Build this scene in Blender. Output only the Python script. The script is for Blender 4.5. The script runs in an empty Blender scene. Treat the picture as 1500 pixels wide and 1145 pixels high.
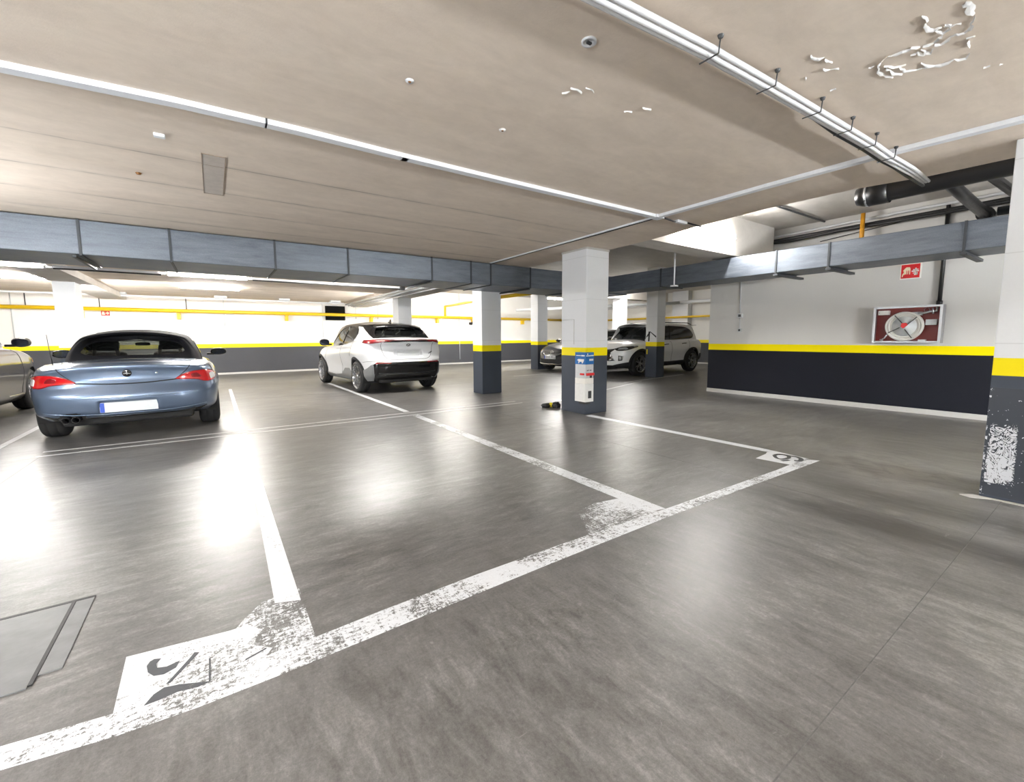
import bpy, bmesh, math, random
import numpy as np
from mathutils import Vector, Matrix
from mathutils.bvhtree import BVHTree
random.seed(7); rng = np.random.default_rng(7)
SC = bpy.context.scene
COL = SC.collection
R = math.radians
PI = math.pi
# ---------------------------------------------------------------- materials
MATS = {}
def nmat(name):
    m = bpy.data.materials.new(name); m.use_nodes = True
    nt = m.node_tree; nt.nodes.clear()
    return m, nt
def N(nt, t, **kw):
    n = nt.nodes.new(t)
    for k, v in kw.items():
        if k in n.inputs: n.inputs[k].default_value = v
        else: setattr(n, k, v)
    return n
def ramp(nt, fac, stops):
    r = nt.nodes.new('ShaderNodeValToRGB'); cr = r.color_ramp
    col = lambda c: (c[0], c[1], c[2], 1) if isinstance(c, (tuple, list)) else (c, c, c, 1)
    cr.elements.remove(cr.elements[1]); cr.elements[0].position = stops[0][0]; cr.elements[0].color = col(stops[0][1])
    for p, c in stops[1:]:
        e = cr.elements.new(p); e.color = col(c)
    nt.links.new(fac, r.inputs[0]); return r.outputs[0]
def math_(nt, op, a, b=None, c=None):
    n = nt.nodes.new('ShaderNodeMath'); n.operation = op
    for i, v in enumerate((a, b, c)):
        if v is None: continue
        if isinstance(v, (int, float)): n.inputs[i].default_value = v
        else: nt.links.new(v, n.inputs[i])
    return n.outputs[0]
def mixc(nt, fac, a, b, mode='MIX'):
    n = nt.nodes.new('ShaderNodeMix'); n.data_type = 'RGBA'; n.blend_type = mode
    for i, v in ((0, fac), (6, a), (7, b)):
        if isinstance(v, (int, float)): n.inputs[i].default_value = v
        elif isinstance(v, (tuple, list)): n.inputs[i].default_value = (v[0], v[1], v[2], 1)
        else: nt.links.new(v, n.inputs[i])
    return n.outputs[2]
def coords(nt, scale=(1, 1, 1), rot=(0, 0, 0), world=True, loc=(0, 0, 0)):
    if world: src = nt.nodes.new('ShaderNodeNewGeometry').outputs['Position']
    else: src = nt.nodes.new('ShaderNodeTexCoord').outputs['Object']
    mp = nt.nodes.new('ShaderNodeMapping')
    mp.inputs['Scale'].default_value = scale; mp.inputs['Rotation'].default_value = rot
    mp.inputs['Location'].default_value = loc
    nt.links.new(src, mp.inputs[0]); return mp.outputs[0]
def noise(nt, vec, scale, detail=4, rough=.55, dist=0.0):
    n = nt.nodes.new('ShaderNodeTexNoise')
    n.inputs['Scale'].default_value = scale; n.inputs['Detail'].default_value = detail
    n.inputs['Roughness'].default_value = rough; n.inputs['Distortion'].default_value = dist
    nt.links.new(vec, n.inputs['Vector']); return n.outputs[0]
def bump(nt, h, strength=.2, dist=.01):
    b = nt.nodes.new('ShaderNodeBump'); b.inputs['Strength'].default_value = strength
    b.inputs['Distance'].default_value = dist; nt.links.new(h, b.inputs['Height']); return b.outputs[0]
def finish(nt, bs):
    o = nt.nodes.new('ShaderNodeOutputMaterial'); nt.links.new(bs, o.inputs[0])
def pbsdf(nt, col=None, rough=.5, metal=0, normal=None, spec=.5, coat=0, coatr=.05):
    p = nt.nodes.new('ShaderNodeBsdfPrincipled')
    for k, v in (('Base Color', col), ('Roughness', rough), ('Metallic', metal), ('Normal', normal)):
        if v is None: continue
        if isinstance(v, (tuple, list)): p.inputs[k].default_value = (v[0], v[1], v[2], 1)
        elif isinstance(v, (int, float)): p.inputs[k].default_value = v
        else: nt.links.new(v, p.inputs[k])
    p.inputs['Specular IOR Level'].default_value = spec
    p.inputs['Coat Weight'].default_value = coat; p.inputs['Coat Roughness'].default_value = coatr
    return p.outputs[0]
def simple(name, col, rough=.5, metal=0, var=.08, nscale=30, spec=.5, coat=0, bumpk=0, world=False):
    """plain painted / plastic / metal surface with slight procedural variation"""
    if name in MATS: return MATS[name]
    m, nt = nmat(name)
    v = coords(nt, world=world)
    f = noise(nt, v, nscale, 3)
    c = mixc(nt, f, tuple(x*(1-var) for x in col), tuple(min(1, x*(1+var)) for x in col))
    r = math_(nt, 'MULTIPLY_ADD', f, .12, rough-.06)
    nrm = bump(nt, f, bumpk, .003) if bumpk else None
    finish(nt, pbsdf(nt, c, r, metal, nrm, spec, coat)); MATS[name] = m; return m
def emit(name, col, s):
    m, nt = nmat(name); e = N(nt, 'ShaderNodeEmission', Strength=s); e.inputs[0].default_value = (*col, 1)
    finish(nt, e.outputs[0]); MATS[name] = m; return m

# floor: polished grey concrete with trowel streaks
def floor_nodes(nt):
    v = coords(nt, (1, 1, 1))
    s0 = nt.nodes.new('ShaderNodeSeparateXYZ'); nt.links.new(v, s0.inputs[0])
    zone = nt.nodes.new('ShaderNodeMapRange'); nt.links.new(s0.outputs[1], zone.inputs[0])     # aisle / bays
    zone.inputs[1].default_value = 1.3; zone.inputs[2].default_value = 2.1
    big = noise(nt, v, .7, 5, .6, .8)
    def streaks(sc, rot, f, d):
        return noise(nt, coords(nt, sc, (0, 0, R(rot))), f, 9, .72, d)
    st_bay = streaks((1.2, 4.2, 1), 4, 2.0, .9); st_aisle = streaks((4.0, 1.1, 1), 10, 2.0, .9)
    mo_bay = streaks((1.0, 2.6, 1), 6, 7.5, .7); mo_aisle = streaks((2.6, 1.0, 1), 10, 7.5, .7)
    def zmix(p, q):
        return math_(nt, 'ADD', math_(nt, 'MULTIPLY', q, zone.outputs[0]), math_(nt, 'MULTIPLY', p, math_(nt, 'SUBTRACT', 1.0, zone.outputs[0])))
    streak = zmix(st_aisle, st_bay); scuff = zmix(mo_aisle, mo_bay)
    grain = noise(nt, v, 75, 4, .75); fine = noise(nt, v, 260, 2, .6)
    a = math_(nt, 'MULTIPLY_ADD', streak, .42, math_(nt, 'MULTIPLY', big, .30))
    a = math_(nt, 'ADD', a, math_(nt, 'MULTIPLY', scuff, .42))
    a = math_(nt, 'ADD', a, math_(nt, 'MULTIPLY', grain, .26))
    a = math_(nt, 'ADD', a, math_(nt, 'MULTIPLY', fine, .12))          # mean about .76
    col = ramp(nt, a, [(.60, (.053, .051, .048)), (.70, (.100, .096, .091)), (.79, (.146, .141, .135)), (.88, (.225, .219, .210))])
    # dark tyre-worn lane crossing the aisle on the right, pale dusty patch beside it
    sx = nt.nodes.new('ShaderNodeSeparateXYZ'); nt.links.new(coords(nt), sx.inputs[0])
    def gauss(x, c, w):
        d = math_(nt, 'DIVIDE', math_(nt, 'SUBTRACT', x, c), w); return math_(nt, 'POWER', 2.718, math_(nt, 'MULTIPLY', math_(nt, 'MULTIPLY', d, d), -1))
    lane = math_(nt, 'ADD', gauss(sx.outputs[0], 3.36, .16), math_(nt, 'MULTIPLY', gauss(sx.outputs[0], 3.95, .18), .7))
    lane = math_(nt, 'MULTIPLY', lane, gauss(sx.outputs[1], .7, 1.0))
    lane = math_(nt, 'MULTIPLY', lane, ramp(nt, noise(nt, coords(nt, (7, 1.6, 1)), 2.2, 6, .7), [(.33, .25), (.55, 1.0)]))
    col = mixc(nt, math_(nt, 'MINIMUM', math_(nt, 'MULTIPLY', lane, 1.25), .88), col, (.040, .037, .034))
    dust = math_(nt, 'MULTIPLY', gauss(sx.outputs[0], 4.9, .5), gauss(sx.outputs[1], 1.15, .55))
    dust = math_(nt, 'MULTIPLY', dust, ramp(nt, noise(nt, coords(nt, (3, 2, 1)), 2.2, 6, .7, .6), [(.36, 0.0), (.58, .8)]))
    col = mixc(nt, dust, col, (.30, .29, .275))
    sp = noise(nt, coords(nt, (1, 3, 1)), 11, 6, .7, 1.0)
    white = ramp(nt, sp, [(.64, 0.0), (.74, .30)])
    col = mixc(nt, white, col, (.42, .41, .40))
    rough = math_(nt, 'MAXIMUM', math_(nt, 'MULTIPLY_ADD', scuff, .30, .20), .285)
    hb = math_(nt, 'ADD', math_(nt, 'MULTIPLY', scuff, .6), math_(nt, 'MULTIPLY', grain, .10))
    nrm = bump(nt, hb, .34, .006)
    return pbsdf(nt, col, rough, 0, nrm, .5)
m, nt = nmat('concrete_floor'); finish(nt, floor_nodes(nt)); MATS['floor'] = m
# worn white paint on the same concrete
def paint_mat(name, wear, col=(.78, .80, .83), rot=0.0, sc=(2.4, 11, 1), soft=.012):
    m, nt = nmat(name)
    fl = floor_nodes(nt)
    scr = noise(nt, coords(nt, sc, (0, 0, rot)), 7.5, 10, .78, .25)
    scr2 = noise(nt, coords(nt, (11, 2.6, 1), (0, 0, rot)), 6.5, 9, .78, .3)
    blot = noise(nt, coords(nt), 46, 8, .8, 1.2)
    big = noise(nt, coords(nt, loc=(7.4, 2.2, 0)), 2.3, 4, .6)
    h = math_(nt, 'ADD', math_(nt, 'MULTIPLY', scr, .36), math_(nt, 'ADD', math_(nt, 'MULTIPLY', blot, .40), math_(nt, 'MULTIPLY', scr2, .24)))
    h = math_(nt, 'ADD', h, math_(nt, 'MULTIPLY', math_(nt, 'SUBTRACT', big, .5), -.36))
    k = ramp(nt, h, [(wear-soft, 1.0), (wear+soft, 0.0)])
    dirt = mixc(nt, math_(nt, 'MULTIPLY', noise(nt, coords(nt), 45, 6, .7), .8), col, tuple(c*.72 for c in col))
    p = pbsdf(nt, dirt, .42, 0, bump(nt, k, -.3, .002), .4)
    mx = nt.nodes.new('ShaderNodeMixShader'); nt.links.new(k, mx.inputs[0])
    nt.links.new(p, mx.inputs[1]); nt.links.new(fl, mx.inputs[2]); finish(nt, mx.outputs[0])
    MATS[name] = m; return m
paint_mat('line_paint', .415); paint_mat('line_paint_worn', .474); paint_mat('line_paint_scraped', .505, sc=(1.6, 16, 1))
paint_mat('pad_paint', .455); paint_mat('pad_paint_worn', .51)
paint_mat('thin_paint', .42, col=(.70, .70, .70))
paint_mat('number_paint', .42, col=(.07, .075, .085), rot=R(35))

def ceiling_mat(name, c1, c2, streaks=True):
    m, nt = nmat(name)
    v = coords(nt, (.5, 2.6, 1)); a = noise(nt, v, 1.1, 6, .62, .4)
    b = noise(nt, coords(nt), 14, 5, .7)
    f = math_(nt, 'ADD', math_(nt, 'MULTIPLY', a, .7), math_(nt, 'MULTIPLY', b, .3))
    blot = ramp(nt, noise(nt, coords(nt, (.8, 1.6, 1)), 3.2, 7, .7, .5), [(.35, .90), (.65, 1.0)])
    col = mixc(nt, 1.0, ramp(nt, f, [(.34, c1), (.66, c2)]), blot, 'MULTIPLY')
    # straight shuttering board joints running along X
    if streaks:
        sx = nt.nodes.new('ShaderNodeSeparateXYZ'); nt.links.new(coords(nt), sx.inputs[0])
        wob = math_(nt, 'MULTIPLY', noise(nt, coords(nt, (.4, 0, 0)), 1.5, 3), .05)
        y = math_(nt, 'ADD', sx.outputs[1], wob)
        fr = math_(nt, 'FRACT', math_(nt, 'ADD', math_(nt, 'DIVIDE', math_(nt, 'SUBTRACT', y, 4.10), .715), .5))
        dd = math_(nt, 'ABSOLUTE', math_(nt, 'SUBTRACT', fr, .5))
        core = ramp(nt, dd, [(.006, 1.0), (.018, .25), (.10, 0.0)])
        j = math_(nt, 'MULTIPLY', core, math_(nt, 'MULTIPLY', math_(nt, 'GREATER_THAN', sx.outputs[1], 3.8), math_(nt, 'LESS_THAN', sx.outputs[0], 4.05)))
        j = math_(nt, 'MULTIPLY', j, ramp(nt, noise(nt, coords(nt, (1, 3, 1)), 2.3, 5, .7), [(.36, .12), (.60, .75)]))
        col = mixc(nt, j, col, (.24, .20, .165))
    spots = ramp(nt, noise(nt, coords(nt), 38, 4, .75), [(.70, 0.0), (.78, .5)])
    col = mixc(nt, spots, col, (.30, .26, .22))
    h = math_(nt, 'ADD', math_(nt, 'MULTIPLY', b, .6), math_(nt, 'MULTIPLY', noise(nt, coords(nt), 120, 3), .4))
    finish(nt, pbsdf(nt, col, .75, 0, bump(nt, h, .22, .006), .25)); MATS[name] = m
ceiling_mat('ceiling_beige', (.70, .60, .505), (.80, .70, .60))
ceiling_mat('ceiling_white', (.60, .565, .52), (.68, .645, .60), False)

def band_mat(name, white, dark, zd=.887, zy=1.012, yellow=(.90, .74, .0), joints=0.0, rough=.55, spec=.35):
    """white above, yellow stripe, dark grey dado below - painted bands by height"""
    m, nt = nmat(name)
    sx = nt.nodes.new('ShaderNodeSeparateXYZ'); nt.links.new(coords(nt), sx.inputs[0]); z = sx.outputs[2]
    a = noise(nt, coords(nt), 2.2, 5, .6); b = noise(nt, coords(nt), 60, 4, .7)
    f = math_(nt, 'ADD', math_(nt, 'MULTIPLY', a, .6), math_(nt, 'MULTIPLY', b, .4))
    def var(c, k): return mixc(nt, f, tuple(x*(1-k) for x in c), tuple(min(1, x*(1+k)) for x in c))
    w = var(white, .06)
    if joints:   # board joints showing through the white paint
        zz = math_(nt, 'FRACT', math_(nt, 'DIVIDE', math_(nt, 'ADD', z, .13), joints))
        w = mixc(nt, math_(nt, 'MULTIPLY', math_(nt, 'LESS_THAN', zz, .012), .22), w, (.3, .3, .3))
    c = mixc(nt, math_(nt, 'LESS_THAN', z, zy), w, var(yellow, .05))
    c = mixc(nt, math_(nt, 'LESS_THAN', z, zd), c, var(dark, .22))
    scr = ramp(nt, noise(nt, coords(nt, (1, 1, 4)), 17, 5, .75), [(.72, 0.0), (.75, .55)])
    scr = math_(nt, 'MULTIPLY', scr, math_(nt, 'LESS_THAN', z, .75))
    c = mixc(nt, scr, c, (.35, .35, .37))
    finish(nt, pbsdf(nt, c, rough, 0, bump(nt, f, .15, .004), spec)); MATS[name] = m
band_mat('wall_paint', (.78, .765, .735), (.050, .052, .060))
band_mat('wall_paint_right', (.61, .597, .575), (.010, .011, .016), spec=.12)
band_mat('pillar_paint', (.76, .775, .80), (.050, .060, .080), joints=.62, spec=.25)
# galvanised sheet
m, nt = nmat('galvanised'); v = coords(nt, (1, 1, 7)); a = noise(nt, v, 2.5, 6, .65, .3)
vo = nt.nodes.new('ShaderNodeTexVoronoi'); vo.inputs['Scale'].default_value = 110; nt.links.new(coords(nt), vo.inputs['Vector'])
f = math_(nt, 'ADD', math_(nt, 'MULTIPLY', a, .8), math_(nt, 'MULTIPLY', vo.outputs['Distance'], .14))
c = ramp(nt, f, [(.3, (.105, .122, .148)), (.7, (.20, .222, .255))])
finish(nt, pbsdf(nt, c, ramp(nt, a, [(.3, .34), (.7, .52)]), .65, None, .5)); MATS['galv'] = m
simple('galv_dark', (.05, .055, .06), .5, .5)
simple('galv_edge', (.48, .50, .53), .38, .8)
simple('white_plastic', (.78, .80, .84), .35)
simple('white_conduit', (.74, .75, .77), .25, 0, .05)
simple('steel', (.62, .63, .65), .28, .9)
simple('brushed_steel', (.50, .51, .53), .36, .85)
simple('black_plastic', (.016, .016, .017), .38)
simple('black_pipe', (.012, .012, .013), .32)
simple('black_cable', (.012, .012, .013), .5)
simple('yellow_pipe', (.80, .52, .01), .35)
simple('yellow_bright', (.82, .66, .01), .35)
simple('orange_pipe', (.72, .33, .02), .4)
simple('red_paint', (.62, .012, .016), .4)
simple('dark_red', (.20, .018, .014), .45)
simple('sign_white', (.85, .83, .78), .45)
simple('sign_cream', (.80, .70, .48), .45)
simple('hose_white', (.72, .70, .66), .45)
simple('blue_sign', (.01, .13, .40), .35)
simple('grey_box', (.58, .60, .61), .4)
simple('white_box', (.80, .80, .78), .4)
simple('dark_grey', (.045, .047, .05), .45)
simple('black_paint', (.012, .012, .013), .5)
simple('skirt', (.50, .49, .47), .6, bumpk=.3)
simple('tube_body', (.80, .80, .80), .4)
simple('plaster_curl', (.70, .69, .68), .6)
simple('rust', (.22, .10, .03), .8)
simple('brass', (.55, .40, .15), .3, .9)

# ---------------------------------------------------------------- mesh helpers
class MB:
    def __init__(s): s.v = []; s.f = []; s.sm = []
    def add(s, v, f, smooth=False):
        o = len(s.v); s.v += [tuple(map(float, p)) for p in v]
        s.f += [tuple(i+o for i in q) for q in f]; s.sm += [smooth]*len(f); return s
    def box(s, x0, x1, y0, y1, z0, z1, M=None, bev=0.0):
        if bev > 0:
            bm = bmesh.new(); bmesh.ops.create_cube(bm, size=1)
            for v in bm.verts:
                v.co = Vector(((x0+x1)/2+v.co.x*(x1-x0), (y0+y1)/2+v.co.y*(y1-y0), (z0+z1)/2+v.co.z*(z1-z0)))
            bmesh.ops.bevel(bm, geom=bm.edges[:], offset=bev, segments=2, affect='EDGES', profile=.5)
            bm.verts.index_update()
            vs = [v.co.copy() for v in bm.verts]; fs = [tuple(v.index for v in f.verts) for f in bm.faces]; bm.free()
        else:
            vs = [Vector(p) for p in ((x0,y0,z0),(x1,y0,z0),(x1,y1,z0),(x0,y1,z0),(x0,y0,z1),(x1,y0,z1),(x1,y1,z1),(x0,y1,z1))]
            fs = [(0,3,2,1),(4,5,6,7),(0,1,5,4),(1,2,6,5),(2,3,7,6),(3,0,4,7)]
        if M is not None: vs = [M @ v for v in vs]
        return s.add(vs, fs)
    def tube(s, pts, r, n=10, cap=True, closed=False):
        pts = [Vector(p) for p in pts]; k = len(pts); vs = []; up = None
        for i, p in enumerate(pts):
            a = pts[i-1] if (i > 0 or closed) else p
            b = pts[(i+1) % k] if (i < k-1 or closed) else p
            t = (b-a).normalized()
            if up is None:
                up = Vector((0,0,1)) if abs(t.z) < .9 else Vector((1,0,0))
            side = t.cross(up).normalized(); up = side.cross(t).normalized()
            rr = r[i] if isinstance(r, (list, tuple)) else r
            for j in range(n):
                q = 2*PI*j/n; vs.append(p + side*math.cos(q)*rr + up*math.sin(q)*rr)
        fs = []
        for i in range(k if closed else k-1):
            i2 = (i+1) % k
            for j in range(n):
                j2 = (j+1) % n; fs.append((i*n+j, i*n+j2, i2*n+j2, i2*n+j))
        s.add(vs, fs, True)
        if cap and not closed:
            o = len(s.v)-len(vs)
            s.f += [tuple(o+j for j in range(n))[::-1], tuple(o+(k-1)*n+j for j in range(n))]; s.sm += [False]*2
        return s
    def lathe(s, prof, M, n=24, smooth=True):
        """prof: (axial, radius) pairs around local Z"""
        vs = []; fs = []
        for (a, r) in prof:
            for j in range(n):
                q = 2*PI*j/n; vs.append(M @ Vector((r*math.cos(q), r*math.sin(q), a)))
        for i in range(len(prof)-1):
            for j in range(n):
                j2 = (j+1) % n; fs.append((i*n+j, i*n+j2, (i+1)*n+j2, (i+1)*n+j))
        return s.add(vs, fs, smooth)
    def prism(s, poly, d0, d1, M=None):
        """poly: 2D outline in local XY, extruded from z=d0 to d1"""
        ar = sum(poly[i][0]*poly[(i+1) % len(poly)][1]-poly[(i+1) % len(poly)][0]*poly[i][1] for i in range(len(poly)))
        if ar < 0: poly = poly[::-1]
        n = len(poly); vs = [Vector((x, y, d0)) for x, y in poly]+[Vector((x, y, d1)) for x, y in poly]
        fs = [tuple(range(n))[::-1], tuple(range(n, 2*n))]+[(i, (i+1) % n, (i+1) % n+n, i+n) for i in range(n)]
        if M is not None: vs = [M @ v for v in vs]
        return s.add(vs, fs)
    def build(s, name, mat, parent=None, loc=None):
        me = bpy.data.meshes.new(name); me.from_pydata(s.v, [], s.f)
        me.polygons.foreach_set('use_smooth', s.sm); me.validate(); me.update()
        bm = bmesh.new(); bm.from_mesh(me); bmesh.ops.recalc_face_normals(bm, faces=bm.faces[:]); bm.to_mesh(me); bm.free()
        o = bpy.data.objects.new(name, me); COL.objects.link(o)
        me.materials.append(MATS[mat] if isinstance(mat, str) else mat)
        if parent is not None: o.parent = parent
        if loc is not None: o.location = loc
        return o
def tag(o, label=None, cat=None, group=None, kind=None):
    if label: o['label'] = label
    if cat: o['category'] = cat
    if group: o['group'] = group
    if kind: o['kind'] = kind
    return o
def empty(name, loc=(0,0,0), rz=0.0):
    o = bpy.data.objects.new(name, None); COL.objects.link(o); o.location = loc; o.rotation_euler = (0, 0, rz)
    o.empty_display_size = .2; return o
def copy_tree(o, parent=None):
    c = o.copy(); COL.objects.link(c)
    if parent is not None: c.parent = parent
    for ch in list(o.children): copy_tree(ch, c)
    return c
def frame(origin, xdir, ydir):
    """matrix whose local XY plane lies on a surface; local Z = outward normal"""
    x = Vector(xdir).normalized(); y = Vector(ydir).normalized(); z = x.cross(y)
    return Matrix(((x.x, y.x, z.x, origin[0]), (x.y, y.y, z.y, origin[1]), (x.z, y.z, z.z, origin[2]), (0, 0, 0, 1)))
def struct(o): o['kind'] = 'structure'; return o
EXPO = 0.8
FRONT, BACK = 440.0, 330.0
REAR = 270.0  # strength of the fill tubes added behind the rear pillars
FILL = [(-2.60, 4.95, 1.5, 1, 'fill_half'), (-2.60, .3, 1.5, 1, 'fill_half'), (-2.60, -4.1, 1.5, 1, 'fill_half'), (4.8, -3.82, 1.5, 0, 'fill_strong'), (4.52, -4.1, 1.5, 1, 'fill_bare'), (-2.85, -.05, 1.5, 0, 'fill_bare'), (5.06, -4.1, 1.5, 1, 'fill_strong'), (-2.87, -3.83, 1.5, 0, 'fill_strong')]  # unseen fill tubes, added to lift the ceiling and foreground
# ================================================================ ROOM SHELL
Z0, ZS, ZU = 0.0, 2.485, 3.10          # floor, low slab soffit, high soffit
XL, XR, YF, YB = -10.0, 17.0, -7.0, 17.16
struct(MB().box(XL-.3, XR+.3, YF-.3, YB+.3, -.2, 0).build('floor', 'floor'))
edge = [(5.0, 6.62), (5.02, 4.3), (4.985, 3.87), (4.87, 3.1), (4.80, 2.3), (4.84, 1.55), (4.97, 1.1), (5.0, .62), (5.0, YF-.3)]
slab = [(XL-.3, YF-.3), (XL-.3, YB+.3), (5.0, YB+.3)] + edge
struct(MB().prism(slab, ZS, ZU+.2).build('ceiling', 'ceiling_beige'))
struct(MB().box(4.7, XR+.3, YF-.3, YB+.3, ZU, ZU+.25).build('ceiling_recess', 'ceiling_white'))
bm_ = struct(MB().box(4.99, 8.42, 3.87, 4.26, ZS, ZU).build('ceiling_beam', 'ceiling_white'))
struct(MB().box(-2.62, -2.06, 7.64, YB, 2.35, ZS).build('ceiling_beam', 'ceiling_white'))
struct(MB().box(4.40, 5.0, 7.64, YB, 2.36, ZS).build('ceiling_beam', 'ceiling_white'))
struct(MB().box(5.0, XR, 12.2, 12.7, 2.72, ZU).build('ceiling_beam', 'ceiling_white'))
struct(MB().box(XL-.3, XR+.3, YB, YB+.25, 0, ZU+.2).build('wall_back', 'wall_paint'))
struct(MB().box(XL-.3, XL, YF-.3, YB, 0, ZU+.2).build('wall_left', 'wall_paint'))
struct(MB().box(XL, 8.63, YF-.3, YF, 0, ZU+.2).build('wall_front', 'wall_paint'))
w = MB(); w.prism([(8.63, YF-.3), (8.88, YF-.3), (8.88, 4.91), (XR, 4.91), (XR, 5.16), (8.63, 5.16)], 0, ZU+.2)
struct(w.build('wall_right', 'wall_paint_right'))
struct(MB().box(XR, XR+.25, 4.9, YB, 0, ZU+.2).build('wall_far_right', 'wall_paint'))
struct(MB().box(8.612, 8.63, YF, 5.16, 0, .075).build('baseboard_right', 'skirt'))
struct(MB().box(XL, XR, YB-.018, YB, 0, .06).build('baseboard_back', 'skirt'))
struct(MB().box(XR-.018, XR, 5.16, YB, 0, .06).build('baseboard_far_right', 'skirt'))
# thin sawn joints in the concrete floor (filled with dark mastic)
simple('mastic', (.10, .098, .095), .6, 0, .8, 30, world=True)
def joint(x0, x1, y0, y1, nm='floor_joint'):
    o = MB().box(x0, x1, y0, y1, -.002, .0006).build(nm, 'mastic'); return struct(o)
joint(-1.0, 8.6, .453, .457); joint(-1.530, -1.525, -3, 6.33); joint(3.577, 3.581, .46, 6.2); joint(-6, 8.5, 9.8, 9.807)

# ---------------------------------------------------------------- pillars
def pillar(x0, x1, y0, y1, z1, label):
    o = MB().box(x0, x1, y0, y1, 0, z1, bev=.006).build('pillar', 'pillar_paint')
    tag(o, label, 'pillar', 'square concrete pillars with yellow stripe'); return o
PC = pillar(4.565, 5.03, 4.675, 5.22, ZS, 'white pillar with yellow stripe carrying the white box with blue sign')
pcc = MB().box(4.56, 5.035, 4.67, 5.225, ZS-.03, ZS-.001).build('capital', 'skirt', PC)
PR = pillar(4.552, 5.02, .03, .572, ZS, 'white pillar at right edge with scraped dark base, nearest of all')
P2 = pillar(4.53, 5.0, 7.645, 8.03, ZS, 'white pillar beneath the left air duct, right of the white coupe crossover')
P3 = pillar(9.60, 10.05, 12.27, 12.69, ZU, 'pillar standing beside the front of the parked black hatchback')
P4 = pillar(10.30, 10.66, 7.72, 8.10, ZU, 'pillar with a black arrow, standing before the white SUV')
P5 = pillar(13.92, 14.30, 12.22, 12.68, ZU, 'pillar behind the white SUV, just right of the box pillar')
P6 = pillar(4.52, 4.93, 12.43, 12.90, 2.36, 'pillar directly behind the white coupe crossover roof')
PL = pillar(-2.60, -2.27, 12.43, 12.95, 2.35, 'pillar behind the silver roadster, leftmost in the photo')
P7 = pillar(16.72, 17.0, 11.0, 11.75, ZU, 'shallow white pier against the far wall behind the white SUV roof')
# grooves and repaired strip on the box pillar
MB().tube([(4.561, 5.19, 1.44), (4.561, 4.93, 1.44), (4.561, 4.93, 1.06)], .004, 5).build('repair_seam', 'skirt', PC)
# scraped paint patch on the near pillar: broken white marks over the dark base
m, nt = nmat('scraped_base'); v = coords(nt, (1, 1, 1))
a = noise(nt, coords(nt, (1, 9, 6)), 1.5, 3, .5, 1.2); b = noise(nt, coords(nt, (1, 1, 1)), 40, 4, .7)
sx = nt.nodes.new('ShaderNodeSeparateXYZ'); nt.links.new(coords(nt), sx.inputs[0])
def soft(v, a0, a1, wd):
    m1 = nt.nodes.new('ShaderNodeMapRange'); nt.links.new(v, m1.inputs[0]); m1.inputs[1].default_value = a0; m1.inputs[2].default_value = a0+wd
    m2 = nt.nodes.new('ShaderNodeMapRange'); nt.links.new(v, m2.inputs[0]); m2.inputs[1].default_value = a1; m2.inputs[2].default_value = a1-wd
    return math_(nt, 'MULTIPLY', m1.outputs[0], m2.outputs[0])
win = math_(nt, 'MULTIPLY', soft(sx.outputs[1], .415, .556, .012), soft(sx.outputs[2], .11, .56, .05))
waves = math_(nt, 'SINE', math_(nt, 'MULTIPLY', a, 62))
low = math_(nt, 'MULTIPLY', math_(nt, 'SUBTRACT', .26, sx.outputs[2]), 1.5)
k = math_(nt, 'ADD', math_(nt, 'MULTIPLY', waves, .5), math_(nt, 'ADD', low, math_(nt, 'MULTIPLY', math_(nt, 'SUBTRACT', b, .45), 2.0)))
k = math_(nt, 'ADD', k, math_(nt, 'MULTIPLY', math_(nt, 'SUBTRACT', win, .55), .8))
k = math_(nt, 'MULTIPLY', ramp(nt, k, [(.02, 0.0), (.10, 1.0)]), math_(nt, 'GREATER_THAN', win, .03))
chip = math_(nt, 'MULTIPLY', math_(nt, 'GREATER_THAN', sx.outputs[1], .560), math_(nt, 'GREATER_THAN', noise(nt, coords(nt, (1, 1, 1)), 26, 4, .7), .53))
spk = math_(nt, 'GREATER_THAN', noise(nt, coords(nt, (1, 1, 1), loc=(3, 1, 2)), 55, 2, .6), .70)
k = math_(nt, 'MAXIMUM', k, math_(nt, 'MAXIMUM', chip, spk))
c = mixc(nt, k, (.022, .028, .040), (.62, .64, .68))
finish(nt, pbsdf(nt, c, .5, 0, bump(nt, k, .4, .003))); MATS['scraped'] = m
MB().box(4.5505, 4.5525, .30, .5705, .02, .80).build('scraped_patch', 'scraped', PR)
# black arrow on the pillar before the SUV (two bent strokes)
MA = frame((10.298, 8.10, 0), (0, -1, 0), (0, 0, 1))
ar = MB()
ar.prism([(.085, 1.03), (.135, 1.03), (.150, 1.31), (.095, 1.31)], 0, .003, MA)
ar.prism([(.03, 1.13), (.03, 1.18), (.13, 1.31), (.16, 1.31), (.15, 1.25)], 0, .003, MA)
ar.prism([(.13, 1.31), (.16, 1.31), (.36, 1.18), (.36, 1.13)], 0, .003, MA)
ar.build('arrow_mark', 'black_paint', P4)
MB().box(10.285, 10.30, 8.02, 8.05, .66, .80).build('reflector', 'yellow_bright', P4)

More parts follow.
